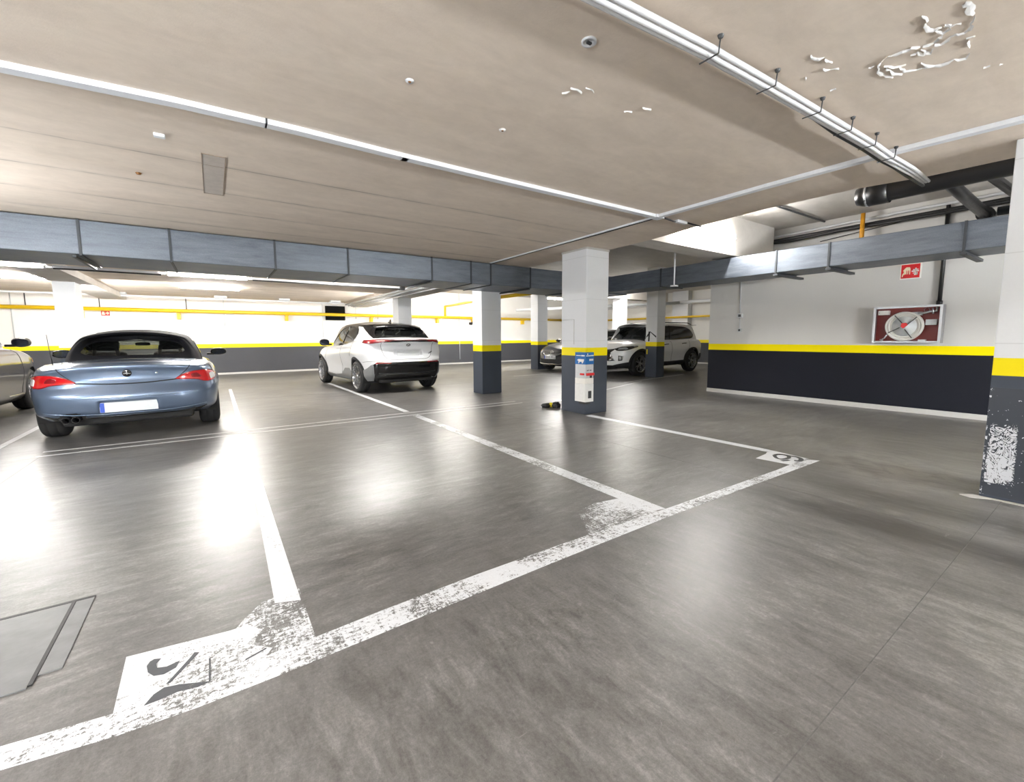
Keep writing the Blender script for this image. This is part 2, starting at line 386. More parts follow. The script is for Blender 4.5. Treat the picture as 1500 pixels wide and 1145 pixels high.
# ---------------------------------------------------------------- ventilation ducts
def duct(nm, axis, cuts, o0, o1, z0, z1, label):
    """axis 0: runs along X between cuts, front face at Y=o0; axis 1: runs along Y, face at X=o0"""
    t = empty(nm, (cuts[0], o0, z0) if axis == 0 else (o0, cuts[0], z0)); tag(t, label, 'air duct')
    for a, b in zip(cuts[:-1], cuts[1:]):
        g = .004
        bx = (a+g, b-g, o0, o1) if axis == 0 else (o0, o1, a+g, b-g)
        o = MB().box(*bx, z0, z1, bev=.008).build('duct_section', 'galv'); o.parent = t; o.matrix_parent_inverse = Matrix.Translation(-t.location)
    for c in cuts[1:-1]:
        bx = (c-.012, c+.012, o0-.012, o1+.01) if axis == 0 else (o0-.012, o1+.01, c-.012, c+.012)
        o = MB().box(*bx, z0-.012, z1+.004).build('flange', 'galv_dark'); o.parent = t; o.matrix_parent_inverse = Matrix.Translation(-t.location)
    return t
dl = duct('air_duct', 0, [-9.8, -5.2, -3.1, -1.135, -.357, .742, 1.68, 2.995, 3.72, 4.12, 5.0, 6.2, 7.74], 6.62, 7.63, 2.104, 2.474,
          'long grey sheet metal air duct under the ceiling, across the left half')
dr = duct('air_duct', 1, [-6.8, -4.0, -1.3, 1.20, 2.51, 3.19, 5.23, 6.58], 7.05, 7.72, 2.12, 2.445,
          'grey sheet metal air duct along the right wall, above the hose cabinet')
def child_at(o, t): o.parent = t; o.matrix_parent_inverse = Matrix.Translation(-t.location)
for c in (1.20, 2.51, 3.19):
    child_at(MB().box(7.045, 7.95, c-.03, c+.03, 2.075, 2.107).build('support_rail', 'galv_dark'), dr)
for c in (-1.15, 3.0, 5.0):
    child_at(MB().box(c-.05, c-.02, 6.60, 7.62, 2.066, 2.091).build('support_rail', 'galv_dark'), dl)
rod = MB().tube([(6.98, 4.89, ZU), (6.98, 4.89, 2.09)], .014, 8); rod.box(6.94, 7.03, 4.84, 4.94, 2.075, 2.10)
child_at(rod.build('hanger_rod', 'white_conduit'), dr)

# ---------------------------------------------------------------- lamps
emit('tube_glow', (1.0, .975, .93), BACK)
emit('tube_beam', (1.0, .98, .95), BACK*.62)
def lamp(p, ax, label, L=1.2, glow='tube_glow', r=.019, drop=0.03, group='fluorescent tube lamps', hw=.014):
    """batten lamp: housing above, glowing tube below; p = centre of tube"""
    t = empty('tube_lamp', p, 0 if ax == 0 else PI/2); tag(t, label, 'lamp', group)
    MB().box(-L/2-.03, L/2+.03, -hw, hw, drop, drop+.035, bev=.004).build('housing', 'tube_body', t)
    MB().tube([(-L/2, 0, 0), (L/2, 0, 0)], r, 10).build('tube', glow, t)
    for s in (-1, 1):
        MB().box(s*(L/2+.012)-.014, s*(L/2+.012)+.014, -.02, .02, -.022, drop+.01).build('end_cap', 'tube_body', t)
    return t
ZT = 2.33
lamp((-2.75, 9.93, ZT), 0, 'bright tube lamp under the ceiling trunking, at the left edge', glow='tube_beam')
lamp((-.0, 9.93, ZT), 0, 'bright tube lamp under the ceiling trunking, above the silver roadster')
lamp((6.25, 3.79, 2.73), 0, 'bright tube lamp on the ceiling beam right of the box pillar', 1.4, 'tube_beam')
lamp((10.9, 12.6, 2.60), 0, 'bright tube lamp glimpsed left of the box pillar, far back', 1.2)
# lamps added to brighten the back, plus a second row by the back wall
lamp((-6.2, 9.93, ZT), 0, 'added unseen tube lamp on trunking beyond the left edge', 1.2)
lamp((7.0, 13.9, 3.03), 0, 'added tube lamp far back above the empty bay', 1.2)
lamp((-3.4, 13.0, 2.44), 0, 'tube lamp close to the back wall behind the air duct, at the left edge', 1.2, 'tube_beam')
lamp((.02, 13.4, 2.44), 0, 'tube lamp near the back wall, below the brighter lamp above the silver roadster', 1.2)
lamp((2.6, 8.4, 2.44), 0, 'added hidden tube lamp behind the left air duct', 1.2)
lamp((13.2, 11.2, 3.03), 0, 'added tube lamp over the white SUV bays', 1.2)
emit('fill_bare', (.93, .97, 1.0), FRONT)
emit('fill_strong', (.95, .98, 1.0), FRONT*1.9)
emit('fill_rear', (1.0, .98, .95), REAR)
emit('fill_half', (.96, .98, 1.0), FRONT*.4)
def fill_tube(p, ax, label, L=1.5, mt='fill_bare'):
    """bare fill tube added on a pillar face, out of view, to brighten the scene"""
    t = empty('fill_lamp', p, PI/2 if ax == 1 else 0)
    if ax == 2: t.rotation_euler = (0, PI/2, 0)
    tag(t, label, 'lamp', 'added fill tubes on pillars, out of view')
    MB().tube([(-L/2, 0, 0), (L/2, 0, 0)], .022, 10).build('tube', mt, t)
    for s in (-1, 1):
        MB().box(s*(L/2+.015)-.018, s*(L/2+.015)+.018, -.022, .022, -.022, .022).build('end_cap', 'tube_body', t)
for x0, y0 in ((-3.1, 4.675), (-3.1, .03), (-3.1, -4.4), (4.56, -4.4)):
    pillar(x0, x0+.46, y0, y0+.54, ZS, 'white pillar with yellow stripe outside the view')
for x, y, l in ((-2.43, 12.975, 'added fill tube hidden on the rear face of the leftmost pillar'), (4.72, 12.925, 'added fill tube hidden on the rear face of the pillar behind the white coupe crossover'), (9.82, 12.715, 'added fill tube hidden on the rear face of the pillar beside the black hatchback')):
    fill_tube((x, y, 1.5), 2, l, 1.5, 'fill_rear')  # hidden from the camera, added to brighten the back wall and ceiling
for x, y, z, ax, mt in FILL:
    fill_tube((x, y, z), ax, 'added fill tube on a pillar behind or left of the viewpoint', 1.5, mt)

# ---------------------------------------------------------------- ceiling services
o = MB().box(-9.9, 3.75, 9.985, 10.05, ZT+.002, ZT+.045).build('lamp_trunking', 'white_plastic')
tag(o, 'long white trunking carrying the tube lamps behind the left air duct', 'trunking')
MB().box(-9.9, 3.75, 10.05, 10.056, ZT+.0, ZT+.05).build('back_flange', 'dark_grey', o)
for xa, xb in ((-5.4, -3.45), (-2.05, -.70), (.70, 3.7)): MB().box(xa, xb, 9.96, 10.0, ZT-.022, ZT+.001).build('cable', 'black_cable', o)
MB().box(3.68, 3.80, 9.94, 10.06, ZT-.03, ZT+.05, bev=.01).build('end_fitting', 'black_plastic', o)
for x in np.arange(-9, 3.8, 1.3): MB().tube([(x, 10.015, ZT+.044), (x, 10.015, ZS)], .004, 5).build('hanger_wire', 'steel', o)
# white channel along the low ceiling, then the crossing one
def channel(name, pts, w, h, mat, label, z1=ZS-.001, zo=0):
    mb = MB(); n = len(pts); vs = []
    for i, p in enumerate(pts):
        a = Vector(pts[max(i-1, 0)]); b = Vector(pts[min(i+1, n-1)]); d = (b-a).normalized(); s = Vector((-d.y, d.x))*w/2
        for q, z in ((s, z1-zo), (s, z1-zo-h), (-s, z1-zo-h), (-s, z1-zo)): vs.append((p[0]+q.x, p[1]+q.y, z))
    fs = [(0, 1, 2, 3), tuple(4*(n-1)+k for k in (3, 2, 1, 0))]
    for i in range(n-1):
        for k in range(4): fs.append((4*i+k, 4*i+(k+1) % 4, 4*i+4+(k+1) % 4, 4*i+4+k))
    mb.add(vs, fs); o = mb.build(name, mat)
    if label: tag(o, label, 'trunking')
    return o
xs = [-9.9, -3.0, -1.6, -.76, -.1, .5, 1.2, 2.0, 3.0, 4.02]; ys = [3.5, 3.36, 3.25, 3.165, 3.10, 3.085, 3.10, 3.10, 3.09, 3.08]
simple('patch_edge', (.33, .26, .20), .8, 0, .3, 30, world=True)
ch = channel('cable_channel', list(zip(xs, ys)), .066, .030, 'white_plastic', 'white cable channel running along the beige ceiling from the left edge')
MB().box(1.19, 1.235, 3.07, 3.135, ZS-.031, ZS-.001).build('joint_gap', 'patch_edge', ch)
MB().box(.335, .345, 3.05, 3.12, ZS-.031, ZS-.001).build('joint_gap', 'dark_grey', ch)
ch2 = channel('cable_channel', [(4.05, 3.05), (4.04, 1.9), (4.05, 1.16), (4.11, .5), (4.14, -.6), (4.15, -6.5)], .062, .030, 'white_plastic',
        'white cable channel crossing the ceiling toward the right edge')
ch3 = channel('cable_channel', [(4.06, 3.13), (4.08, 4.6), (4.10, 6.6)], .022, .016, 'white_plastic', 'thin white cable channel from the ceiling crossing toward the left air duct')
cb = MB(); cb.tube([(4.085, 3.15, ZS-.012), (4.10, 4.0, ZS-.015), (4.105, 5.2, ZS-.012), (4.125, 6.58, ZS-.012)], .011, 7)
cb.build('cable', 'black_cable', ch3)
jx = MB().box(3.99, 4.12, 3.03, 3.13, ZS-.034, ZS-.001, bev=.004).build('junction_plate', 'white_plastic', ch)
sc_ = MB()
sc_.tube([(4.12, 3.07, ZS-.01), (4.35, 3.08, ZS-.02), (4.6, 3.06, ZS-.01), (4.87, 3.07, ZS-.012)], .009, 6)
o = sc_.build('loose_cable', 'black_cable'); tag(o, 'short black cable from the channel crossing to the slab edge', 'cable')
MB().box(4.38, 4.56, 3.045, 3.085, ZS-.03, ZS-.002).build('cover_piece', 'white_plastic', o)
# bundle of three white conduits with straps
path = [(-4.5, 1.45), (-1.0, 1.36), (.4, 1.31), (1.33, 1.235), (1.88, 1.19), (2.4, 1.165), (2.9, 1.145), (3.3, 1.13), (3.73, 1.115), (4.05, 1.115)]
bt = empty('conduit_bundle', (1.3, 1.24, 2.43)); tag(bt, 'bundle of three bright white conduits strapped under the ceiling, upper right', 'conduit')
for k in range(3):
    d = (k-1)*.028
    pts = [(x, y+d, ZS-.050-.008*(k == 1)) for x, y in path]
    pts += [(4.22, 1.10+d, ZS-.058), (4.40, 1.085+d, ZS-.066), (4.62, 1.09+d*.8, ZS-.056), (4.93, 1.10+d*.6, ZS-.05)]
    child_at(MB().tube(pts, .0125, 8).build('conduit', 'white_conduit'), bt)
child_at(MB().tube([(x, y+.052, ZS-.022 if x < 3.2 else ZS-.048) for x, y in path] + [(4.3, 1.15, ZS-.05), (4.6, 1.14, ZS-.06), (5.0, 1.13, ZS-.06)], .012, 7).build('cable', 'black_cable'), bt)
for x, y in ((1.9, 1.19), (2.37, 1.166), (2.85, 1.146), (3.25, 1.131), (3.63, 1.12), (4.0, 1.115), (.6, 1.295), (-.6, 1.345)):
    s = MB().box(x-.003, x+.003, y-.046, y+.046, ZS-.076, ZS-.072); s.tube([(x, y-.046, ZS-.074), (x, y-.05, ZS-.03), (x+.006, y-.05, ZS-.001)], .0035, 6); s.lathe([(0, .014), (.012, .010), (.016, .001)], Matrix.Translation((x+.004, y-.05, ZS-.001)) @ Matrix.Rotation(PI, 4, 'X'), 8)
    child_at(s.build('strap', 'dark_grey'), bt)
gl = MB().lathe([(0, .001), (0, .03), (.03, .026), (.04, .001)], Matrix.Translation((4.08, 1.16, ZS-.055)), 10)
child_at(gl.build('cable_gland', 'white_plastic'), bt)

# black drain pipes in the recess
t = empty('drain_pipe', (6.0, 1.88, 2.70)); tag(t, 'thick black drain pipe under the high ceiling at right, with a capped end', 'pipe')
YM = Matrix.Translation((6.0, 0, 2.70)) @ Matrix.Rotation(R(-90), 4, 'X')
child_at(MB().lathe([(-5, .105), (1.70, .105)], YM, 28).build('pipe_run', 'black_pipe'), t)
child_at(MB().lathe([(1.62, .118), (1.62, .122), (1.80, .122), (1.80, .112), (1.84, .112), (1.90, .09), (1.91, .001)], YM, 28).build('end_cap', 'black_pipe'), t)
child_at(MB().lathe([(1.795, .1225), (1.795, .126), (1.812, .126), (1.812, .1225)], YM, 28).build('cap_ring', 'steel'), t)
child_at(MB().box(5.9, 6.1, 1.52, 1.70, 2.74, 2.86).build('bracket_block', 'black_pipe'), t)
for yy in (.2, 1.05): child_at(MB().tube([(6.0, yy, 2.8), (6.0, yy, ZU)], .008, 6).build('hanger_rod', 'dark_grey'), t)
o = MB().tube([(5.06, 1.36, 2.96), (6.0, 1.33, 2.89), (7.0, 1.28, 2.78), (8.2, 1.22, 2.68)], .062, 14).build('branch_pipe', 'black_pipe')
tag(o, 'black branch pipe crossing behind the thick drain pipe toward the wall', 'pipe')
MB().tube([(8.1, 1.222, 2.69), (8.25, 1.22, 2.675)], .085, 14).build('pipe_collar', 'black_pipe', o)
o = MB().tube([(5.6, 1.12, 2.98), (7.0, 1.10, 2.95), (8.3, 1.0, 2.90)], .05, 12).build('branch_pipe', 'black_pipe')
tag(o, 'thinner black pipe running parallel beside the branch pipe in the recess', 'pipe')
o = MB().tube([(8.15, 1.12, 2.70), (8.15, -6.8, 2.70)], .055, 12).build('branch_pipe', 'galv_dark')
tag(o, 'dark grey pipe along the right wall above the air duct', 'pipe')
# conduits along the top of the right wall
o = MB().tube([(8.58, 4.64, 2.46), (8.58, 4.64, 2.76), (8.58, 4.60, 2.86), (8.58, 4.50, 2.93), (8.58, 4.36, 2.96), (8.58, 2.0, 3.0), (8.58, -6.8, 3.04)], .022, 10).build('wall_conduit', 'white_conduit')
tag(o, 'grey white conduit along the top of the right wall with a bent end', 'conduit')
o = MB().tube([(8.52, 4.50, 2.46), (8.52, 4.46, 2.72), (8.52, 4.36, 2.84), (8.52, 4.2, 2.88), (8.52, -6.8, 2.95)], .032, 9)
o.tube([(8.475, 4.2, 2.86), (8.47, 3.6, 2.83), (8.475, 2.9, 2.865), (8.475, 2.0, 2.86), (8.475, -6.8, 2.90)], .024, 8)
o = o.build('cable_run', 'black_cable'); tag(o, 'thick run of black cables below the conduit on the right wall', 'cable')
o = MB().tube([(8.59, 3.2, 2.76), (8.59, 1.9, 2.885)], .006, 6).build('sagging_wire', 'black_cable'); tag(o, 'thin dark wire slanting below the black cable run', 'cable')
o = MB().tube([(8.40, 2.57, 2.45), (8.40, 2.57, 3.05)], .030, 12).build('gas_riser', 'orange_pipe'); tag(o, 'short orange vertical pipe above the right air duct', 'pipe')
o = MB().tube([(5.05, 3.22, ZU-.02), (8.6, 3.16, ZU-.02)], .016, 8).build('ceiling_conduit', 'dark_grey'); tag(o, 'dark conduit across the high ceiling toward the right wall', 'conduit')
for yy in (0.9, 2.1, 3.6):
    pass
# sockets, conduit and hose cabinet on the right wall
t = empty('wall_socket', (8.62, 4.51, 1.56)); tag(t, 'small grey wall switch box at the end of a vertical conduit', 'socket')
child_at(MB().tube([(8.615, 4.53, 2.46), (8.615, 4.52, 1.62)], .011, 8).build('conduit', 'grey_box'), t)
child_at(MB().box(8.585, 8.63, 4.46, 4.56, 1.53, 1.61, bev=.006).build('switch_box', 'grey_box'), t)
child_at(MB().box(8.58, 8.586, 4.485, 4.535, 1.545, 1.595).build('rocker', 'dark_grey'), t)
child_at(MB().tube([(8.618, 4.515, 1.54), (8.618, 4.515, 1.31)], .006, 6).build('wire', 'grey_box'), t)
o = MB().box(8.595, 8.63, 4.475, 4.545, 1.25, 1.32, bev=.005).build('wall_socket', 'grey_box'); tag(o, 'lower small socket on the right wall below the switch box', 'socket')
MB().lathe([(0, .022), (.004, .02), (.004, .001)], frame((8.595, 4.51, 1.285), (0, -1, 0), (0, 0, 1)), 12).build('socket_face', 'dark_grey', o)
# fire-hose sign
t = MB().box(8.624, 8.63, 1.885, 2.125, 2.005, 2.235).build('fire_sign', 'sign_white'); tag(t, 'red fire hose sign with hand and flame symbols above the cabinet', 'sign')
FM = frame((8.624, 2.115, 2.012), (0, -1, 0), (0, 0, 1))
MB().box(0, .212, .006, .208, 0, .002, FM).build('sign_face', 'red_paint', t)
hand = [(.012, .03), (.022, .03), (.028, .055), (.055, .07), (.062, .06), (.062, .12), (.070, .12), (.072, .065), (.080, .065), (.082, .12), (.092, .12), (.094, .06), (.104, .06), (.106, .14), (.098, .165), (.06, .168), (.042, .150), (.022, .12), (.034, .105), (.030, .09), (.016, .065)]
MB().prism(hand, .002, .004, FM).build('hand_symbol', 'sign_cream', t)
fl_ = MB()
for a, b, c, d in ((.12, .20, .095, .112), (.158, .174, .06, .15), (.135, .195, .12, .132), (.15, .19, .045, .06), (.175, .19, .045, .085), (.135, .165, .07, .082)):
    fl_.box(a, b, c, d, .002, .004, FM)
fl_.build('flame_symbol', 'sign_white', t)
# hose cabinet
t = empty('hose_cabinet', (8.63, 1.98, 1.05)); tag(t, 'steel framed fire hose cabinet with red interior on the right wall', 'hose cabinet')
HM = frame((8.485, 2.365, 1.055), (0, -1, 0), (0, 0, 1)); W, Hh = .775, .545
def hc(mb, nm, mat): o = mb.build(nm, mat); child_at(o, t); return o
hc(MB().box(0, W, 0, Hh, -.143, -.135, HM), 'back_panel', 'dark_red')
fr = MB()
for b in ((0, .03, 0, Hh), (W-.03, W, 0, Hh), (.03, W-.03, 0, .028), (.03, W-.03, Hh-.028, Hh)): fr.box(*b, -.004, .012, HM)
for b in ((0, .006, 0, Hh), (W-.006, W, 0, Hh), (.006, W-.006, 0, .006), (.006, W-.006, Hh-.006, Hh)): fr.box(*b, -.142, -.004, HM)
fr.box(.16, .58, .008, .016, .012, .02, HM)
hc(fr, 'frame', 'brushed_steel')
cx_, cy_ = .355, .245
RM = HM @ Matrix.Translation((cx_, cy_, -.075))
hs = MB()
for i, (rr, zz) in enumerate(((.205, -.03), (.208, .0), (.205, .03), (.180, -.015), (.182, .018), (.158, 0.0))):
    pts = [RM @ Vector((rr*math.cos(q)+.004*math.sin(3*q+i), rr*math.sin(q), zz)) for q in np.linspace(0, 2*PI, 40, endpoint=False)]
    hs.tube(pts, .0135, 8, closed=True)
hc(hs, 'hose', 'hose_white')
hc(MB().lathe([(-.05, .001), (-.05, .15), (.02, .145), (.03, .05), (.045, .045), (.045, .001)], RM, 28), 'reel_drum', 'grey_box')
sp_ = MB()
for q in (.5, 1.9, 3.4, 5.0): sp_.tube([RM @ Vector((.04*math.cos(q), .04*math.sin(q), .035)), RM @ Vector((.20*math.cos(q+.25), .20*math.sin(q+.25), .048))], .006, 6)
hc(sp_, 'reel_spokes', 'dark_grey')
hc(MB().prism([(-.03, .0), (.0, -.03), (.05, .02), (.03, .055), (-.02, .045)], .046, .06, RM), 'reel_hub', 'red_paint')
nz = MB().tube([HM @ Vector(p) for p in ((.10, .04, -.04), (.14, .07, -.035), (.175, .13, -.03))], [.012, .009, .012], 8); nz.tube([HM @ Vector(p) for p in ((.085, .05, -.04), (.125, .03, -.04))], .008, 6)
hc(nz, 'nozzle', 'steel')
vl = MB().tube([HM @ Vector(p) for p in ((.70, .52, -.06), (.70, .46, -.06), (.62, .45, -.06), (.56, .435, -.06), (.50, .43, -.06))], .016, 8)
vl.lathe([(-.012, .03), (.012, .03)], HM @ Matrix.Translation((.60, .475, -.03)), 12); vl.tube([HM @ Vector(p) for p in ((.66, .50, -.03), (.67, .42, -.03))], .01, 6)
hc(vl, 'valve', 'brushed_steel')
hc(MB().box(.04, .165, .425, .49, -.13, -.05, HM, ), 'label_plate', 'sign_white')
hc(MB().box(.052, .06, .455, .463, -.05, -.047, HM), 'label_dot', 'dark_grey')
hc(MB().box(.59, .71, .26, .34, -.13, -.06, HM), 'instruction_plate', 'grey_box')
hc(MB().box(.42, .54, .405, .455, -.13, -.07, HM), 'bracket_plate', 'grey_box')
hc(MB().box(.53, .61, .02, .05, -.09, -.03, HM), 'foot_clip', 'grey_box')
o = MB().tube([(8.59, 1.655, 1.595), (8.59, 1.655, 2.98)], .024, 12); o.tube([(8.59, 1.655, 1.60), (8.59, 1.655, 1.66)], .034, 12)
o = o.build('riser_pipe', 'black_pipe'); tag(o, 'black vertical pipe rising from the hose cabinet', 'pipe')

# ---------------------------------------------------------------- back wall services
def ypipe(pts, r, nm, label): 
    o = MB().tube(pts, r, 12).build(nm, 'yellow_pipe'); tag(o, label, 'pipe'); return o
yp = ypipe([(-9.9, 16.94, 2.065), (4.2, 16.94, 2.038), (16.5, 16.94, 2.02)], .055, 'gas_pipe', 'yellow gas pipe running along the back wall')
for i, x in enumerate((-7.0, -5.2, -3.04, -.85, 2.15, 5.1, 7.91, 9.65, 12.4)):
    b = MB().box(x-.05, x+.05, 16.87, YB-.004, 1.955, 1.98); b.box(x-.045, x+.045, 16.97, YB-.004, 1.79, 1.955)
    b.build('pipe_bracket', 'yellow_pipe', yp)
MB().tube([(8.22, 16.94, 2.06), (8.22, 16.94, 2.50), (8.0, 15.4, 2.47), (6.9, 12.0, 2.33), (6.35, 10.0, 2.24), (6.2, 8.2, 2.2)], .045, 12).build('branch', 'yellow_pipe', yp)
o = MB().tube([(16.64, 5.3, 1.97), (16.64, 16.8, 2.0)], .045, 10).build('gas_pipe', 'yellow_pipe'); tag(o, 'yellow gas pipe along the far right wall behind the white SUV', 'pipe')
o = MB().tube([(16.6, 5.3, 2.60), (16.6, 17.0, 2.60)], .075, 10).build('white_pipe', 'white_conduit'); tag(o, 'thick white pipe high on the far right wall', 'pipe')
o = MB().tube([(11.0, 15.6, 2.35), (16.4, 11.2, 2.58)], .06, 10).build('drain_pipe', 'grey_box'); tag(o, 'grey sloping pipe under the ceiling behind the white SUV', 'pipe')
o = MB().box(16.90, 16.99, 11.78, 11.9, 0, ZU).build('downpipe', 'white_conduit'); tag(o, 'white vertical pipe against the far right wall pier', 'pipe')
simple('vent_black', (.006, .006, .006), .9, spec=.05)
g = MB().box(3.45, 4.13, 17.03, 17.155, 1.84, 2.36, bev=.01).build('vent_grille', 'vent_black'); tag(g, 'black ventilation grille box on the back wall behind the yellow pipe', 'grille')
s = MB()
for k in range(9): s.box(3.48, 4.10, 17.015, 17.03, 1.88+k*.05, 1.905+k*.05)
s.build('louvre', 'vent_black', g)
# running-man / exit sign on back wall
t = MB().box(-2.655, -2.445, 17.148, 17.16, 1.862, 2.03).build('exit_sign', 'sign_white'); tag(t, 'small red fire sign on the back wall beside the leftmost pillar', 'sign')
EM = frame((-2.65, 17.148, 1.866), (1, 0, 0), (0, 0, 1))
MB().box(.004, .196, .004, .156, 0, .003, EM).build('sign_face', 'red_paint', t)
e = MB(); e.prism([(.02, .04), (.045, .03), (.085, .035), (.095, .06), (.07, .075), (.085, .10), (.05, .125), (.03, .11)], .003, .006, EM)
e.prism([(.105, .065), (.14, .065), (.135, .03), (.185, .08), (.135, .13), (.14, .095), (.105, .095)], .003, .006, EM)
e.build('arrow_symbol', 'sign_cream', t)
# thin conduits on the back wall
lab = ['thin vertical conduit on the back wall at far left', 'second thin vertical conduit on the back wall at far left', 'thin vertical conduit just above the small red fire sign', 'dark thin conduit above the silver roadster roof, left one',
       'dark thin conduit above the silver roadster roof, right one', 'thin conduit on the back wall left of the black grille', 'thin conduit on the back wall right of the black grille', 'thin conduit on the back wall above the white coupe crossover', 'thin conduit beside the yellow pipe elbow on the back wall']
for (x, zb_, mt), l in zip(((-4.4, 1.0, 'grey_box'), (-4.13, 2.1, 'dark_grey'), (-2.66, 2.1, 'dark_grey'), (-.65, 2.1, 'dark_grey'), (.33, 1.6, 'grey_box'), (3.35, 1.2, 'white_conduit'), (4.55, 1.9, 'grey_box'), (5.4, 1.9, 'grey_box'), (9.0, .2, 'grey_box')), lab):
    o = MB().tube([(x, 17.14, zb_), (x, 17.14, ZS-.002 if x < 5 else ZU)], .013, 6).build('wall_conduit', mt); tag(o, l, 'conduit')
o = MB().tube([(-9.9, 16.2, 2.40), (3.9, 16.2, 2.40)], .028, 8).build('ceiling_pipe', 'white_conduit'); tag(o, 'white pipe under the ceiling in front of the back wall', 'pipe')
cl = MB()
for x in (-4.6, -2.1, .25, 2.0, 3.6): cl.box(x-.16, x+.16, 16.05, 16.35, 2.43, ZS)
cl.build('support_plate', 'grey_box', o)
# bundle of conduits along the beam beside the crossover pillar
t = empty('conduit_bundle', (4.1, 9, 2.33)); tag(t, 'bunch of white conduits along the beam behind the left air duct', 'conduit')
for k, (x, z, mt) in enumerate(((4.34, 2.33, 'white_conduit'), (4.25, 2.36, 'white_conduit'), (4.16, 2.36, 'grey_box'), (4.06, 2.40, 'white_conduit'))):
    child_at(MB().tube([(x, 8.2, z), (x+.02, 12, z), (x, 16.6, z)], .026, 8).build('conduit', mt), t)
# wall camera
t = empty('wall_camera', (9.57, 17.1, 1.80)); tag(t, 'small black wall camera below the yellow gas pipe', 'camera')
child_at(MB().box(9.50, 9.56, 17.0, 17.155, 1.74, 1.84).build('bracket', 'black_plastic'), t)
child_at(MB().tube([(9.50, 17.05, 1.76), (9.64, 16.96, 1.84)], .06, 10).build('camera_body', 'black_plastic'), t)

# ---------------------------------------------------------------- box on the pillar corner
t = empty('dispenser_box', (4.49, 4.6, .2)); tag(t, 'white and blue box mounted on the pillar corner with a red handle', 'wall box')
def L(z0, z1, d=0.0, dd=0.0):
    return MB().prism([(4.49-d, 4.60-d), (4.655+dd, 4.60-d), (4.655+dd, 4.673), (4.563, 4.673), (4.563, 4.815+dd), (4.49-d, 4.815+dd)], z0, z1)
child_at(L(.205, .475, .006).build('lower_box', 'white_box'), t)
child_at(L(.478, .56, .004).build('rim_band', 'sign_white'), t)
child_at(L(.563, .765).build('upper_box', 'grey_box'), t)
child_at(L(.768, .945, .003, .004).build('sign_band', 'blue_sign'), t)
child_at(MB().box(4.50, 4.66, 4.578, 4.60, .600, .640, bev=.006).build('handle', 'red_paint'), t)
child_at(MB().box(4.470, 4.49, 4.62, 4.70, .607, .635, bev=.005).build('handle_tab', 'red_paint'), t)
child_at(MB().box(4.545, 4.605, 4.586, 4.594, .26, .37).build('window', 'dark_grey'), t)
child_at(MB().box(4.58, 4.62, 4.59, 4.60, .565, .60).build('lock', 'black_plastic'), t)
SM = frame((4.49, 4.597, .77), (1, 0, 0), (0, 0, 1)); s = MB()
for a in ((.01, .10, .118, .130), (.10, .16, .120, .134), (.03, .05, .14, .16)): s.box(a[0], a[1], a[2], a[3], 0, .002, SM)
for k in range(5): s.box(.075+k*.017, .087+k*.017, .05, .078, 0, .002, SM)
SL = frame((4.487, 4.815, .77), (0, -1, 0), (0, 0, 1))
s.prism([(.04, .06), (.07, .075), (.19, .075), (.18, .045), (.16, .012), (.14, .012), (.14, .035), (.09, .035), (.085, .012), (.07, .012), (.07, .045)], 0, .002, SL)
for a in ((.02, .12, .122, .132), (.13, .2, .118, .136)): s.box(a[0], a[1], a[2], a[3], 0, .002, SL)
child_at(s.build('sign_marks', 'sign_white'), t)
s = MB()
for a in ((.03, .05, -.10, -.085), (.06, .075, -.095, -.083), (.09, .12, -.098, -.085)): s.box(a[0], a[1], a[2], a[3], 0, .002, SM)
child_at(s.build('key_marks', 'dark_grey'), t)
br = MB().prism([(4.50, 4.61), (4.60, 4.61), (4.60, 4.673), (4.563, 4.673), (4.563, 4.74), (4.50, 4.74)], .17, .203); child_at(br.build('bottom_bracket', 'black_plastic'), t)
# gloves on the floor behind the pillar
def lump(name, c, r, mat, seed, parent=None):
    rg = random.Random(seed); bm = bmesh.new(); bmesh.ops.create_icosphere(bm, subdivisions=3, radius=1)
    ph = [rg.uniform(0, 6) for _ in range(6)]
    for v in bm.verts:
        p = v.co; k = 1+.22*math.sin(5*p.x+ph[0])*math.sin(4*p.y+ph[1])+.14*math.sin(9*p.y+ph[2]+6*p.z)
        v.co = Vector((p.x*r[0]*k, p.y*r[1]*k, max(p.z*r[2]*k+r[2]*.55, 0)))
    me = bpy.data.meshes.new(name); bm.to_mesh(me); bm.free()
    for f in me.polygons: f.use_smooth = True
    o = bpy.data.objects.new(name, me); COL.objects.link(o); o.location = c; me.materials.append(MATS[mat])
    if parent: o.parent = parent
    return o
t = empty('work_glove', (4.60, 5.50, 0)); tag(t, 'black and yellow crumpled work gloves on the floor behind the box pillar', 'glove')
lump('glove', (-.06, .06, 0), (.09, .07, .045), 'black_cable', 3, t); lump('glove', (.05, -.06, 0), (.07, .06, .06), 'black_cable', 5, t)
lump('cuff', (-.015, .0, .01), (.03, .04, .045), 'yellow_bright', 9, t)

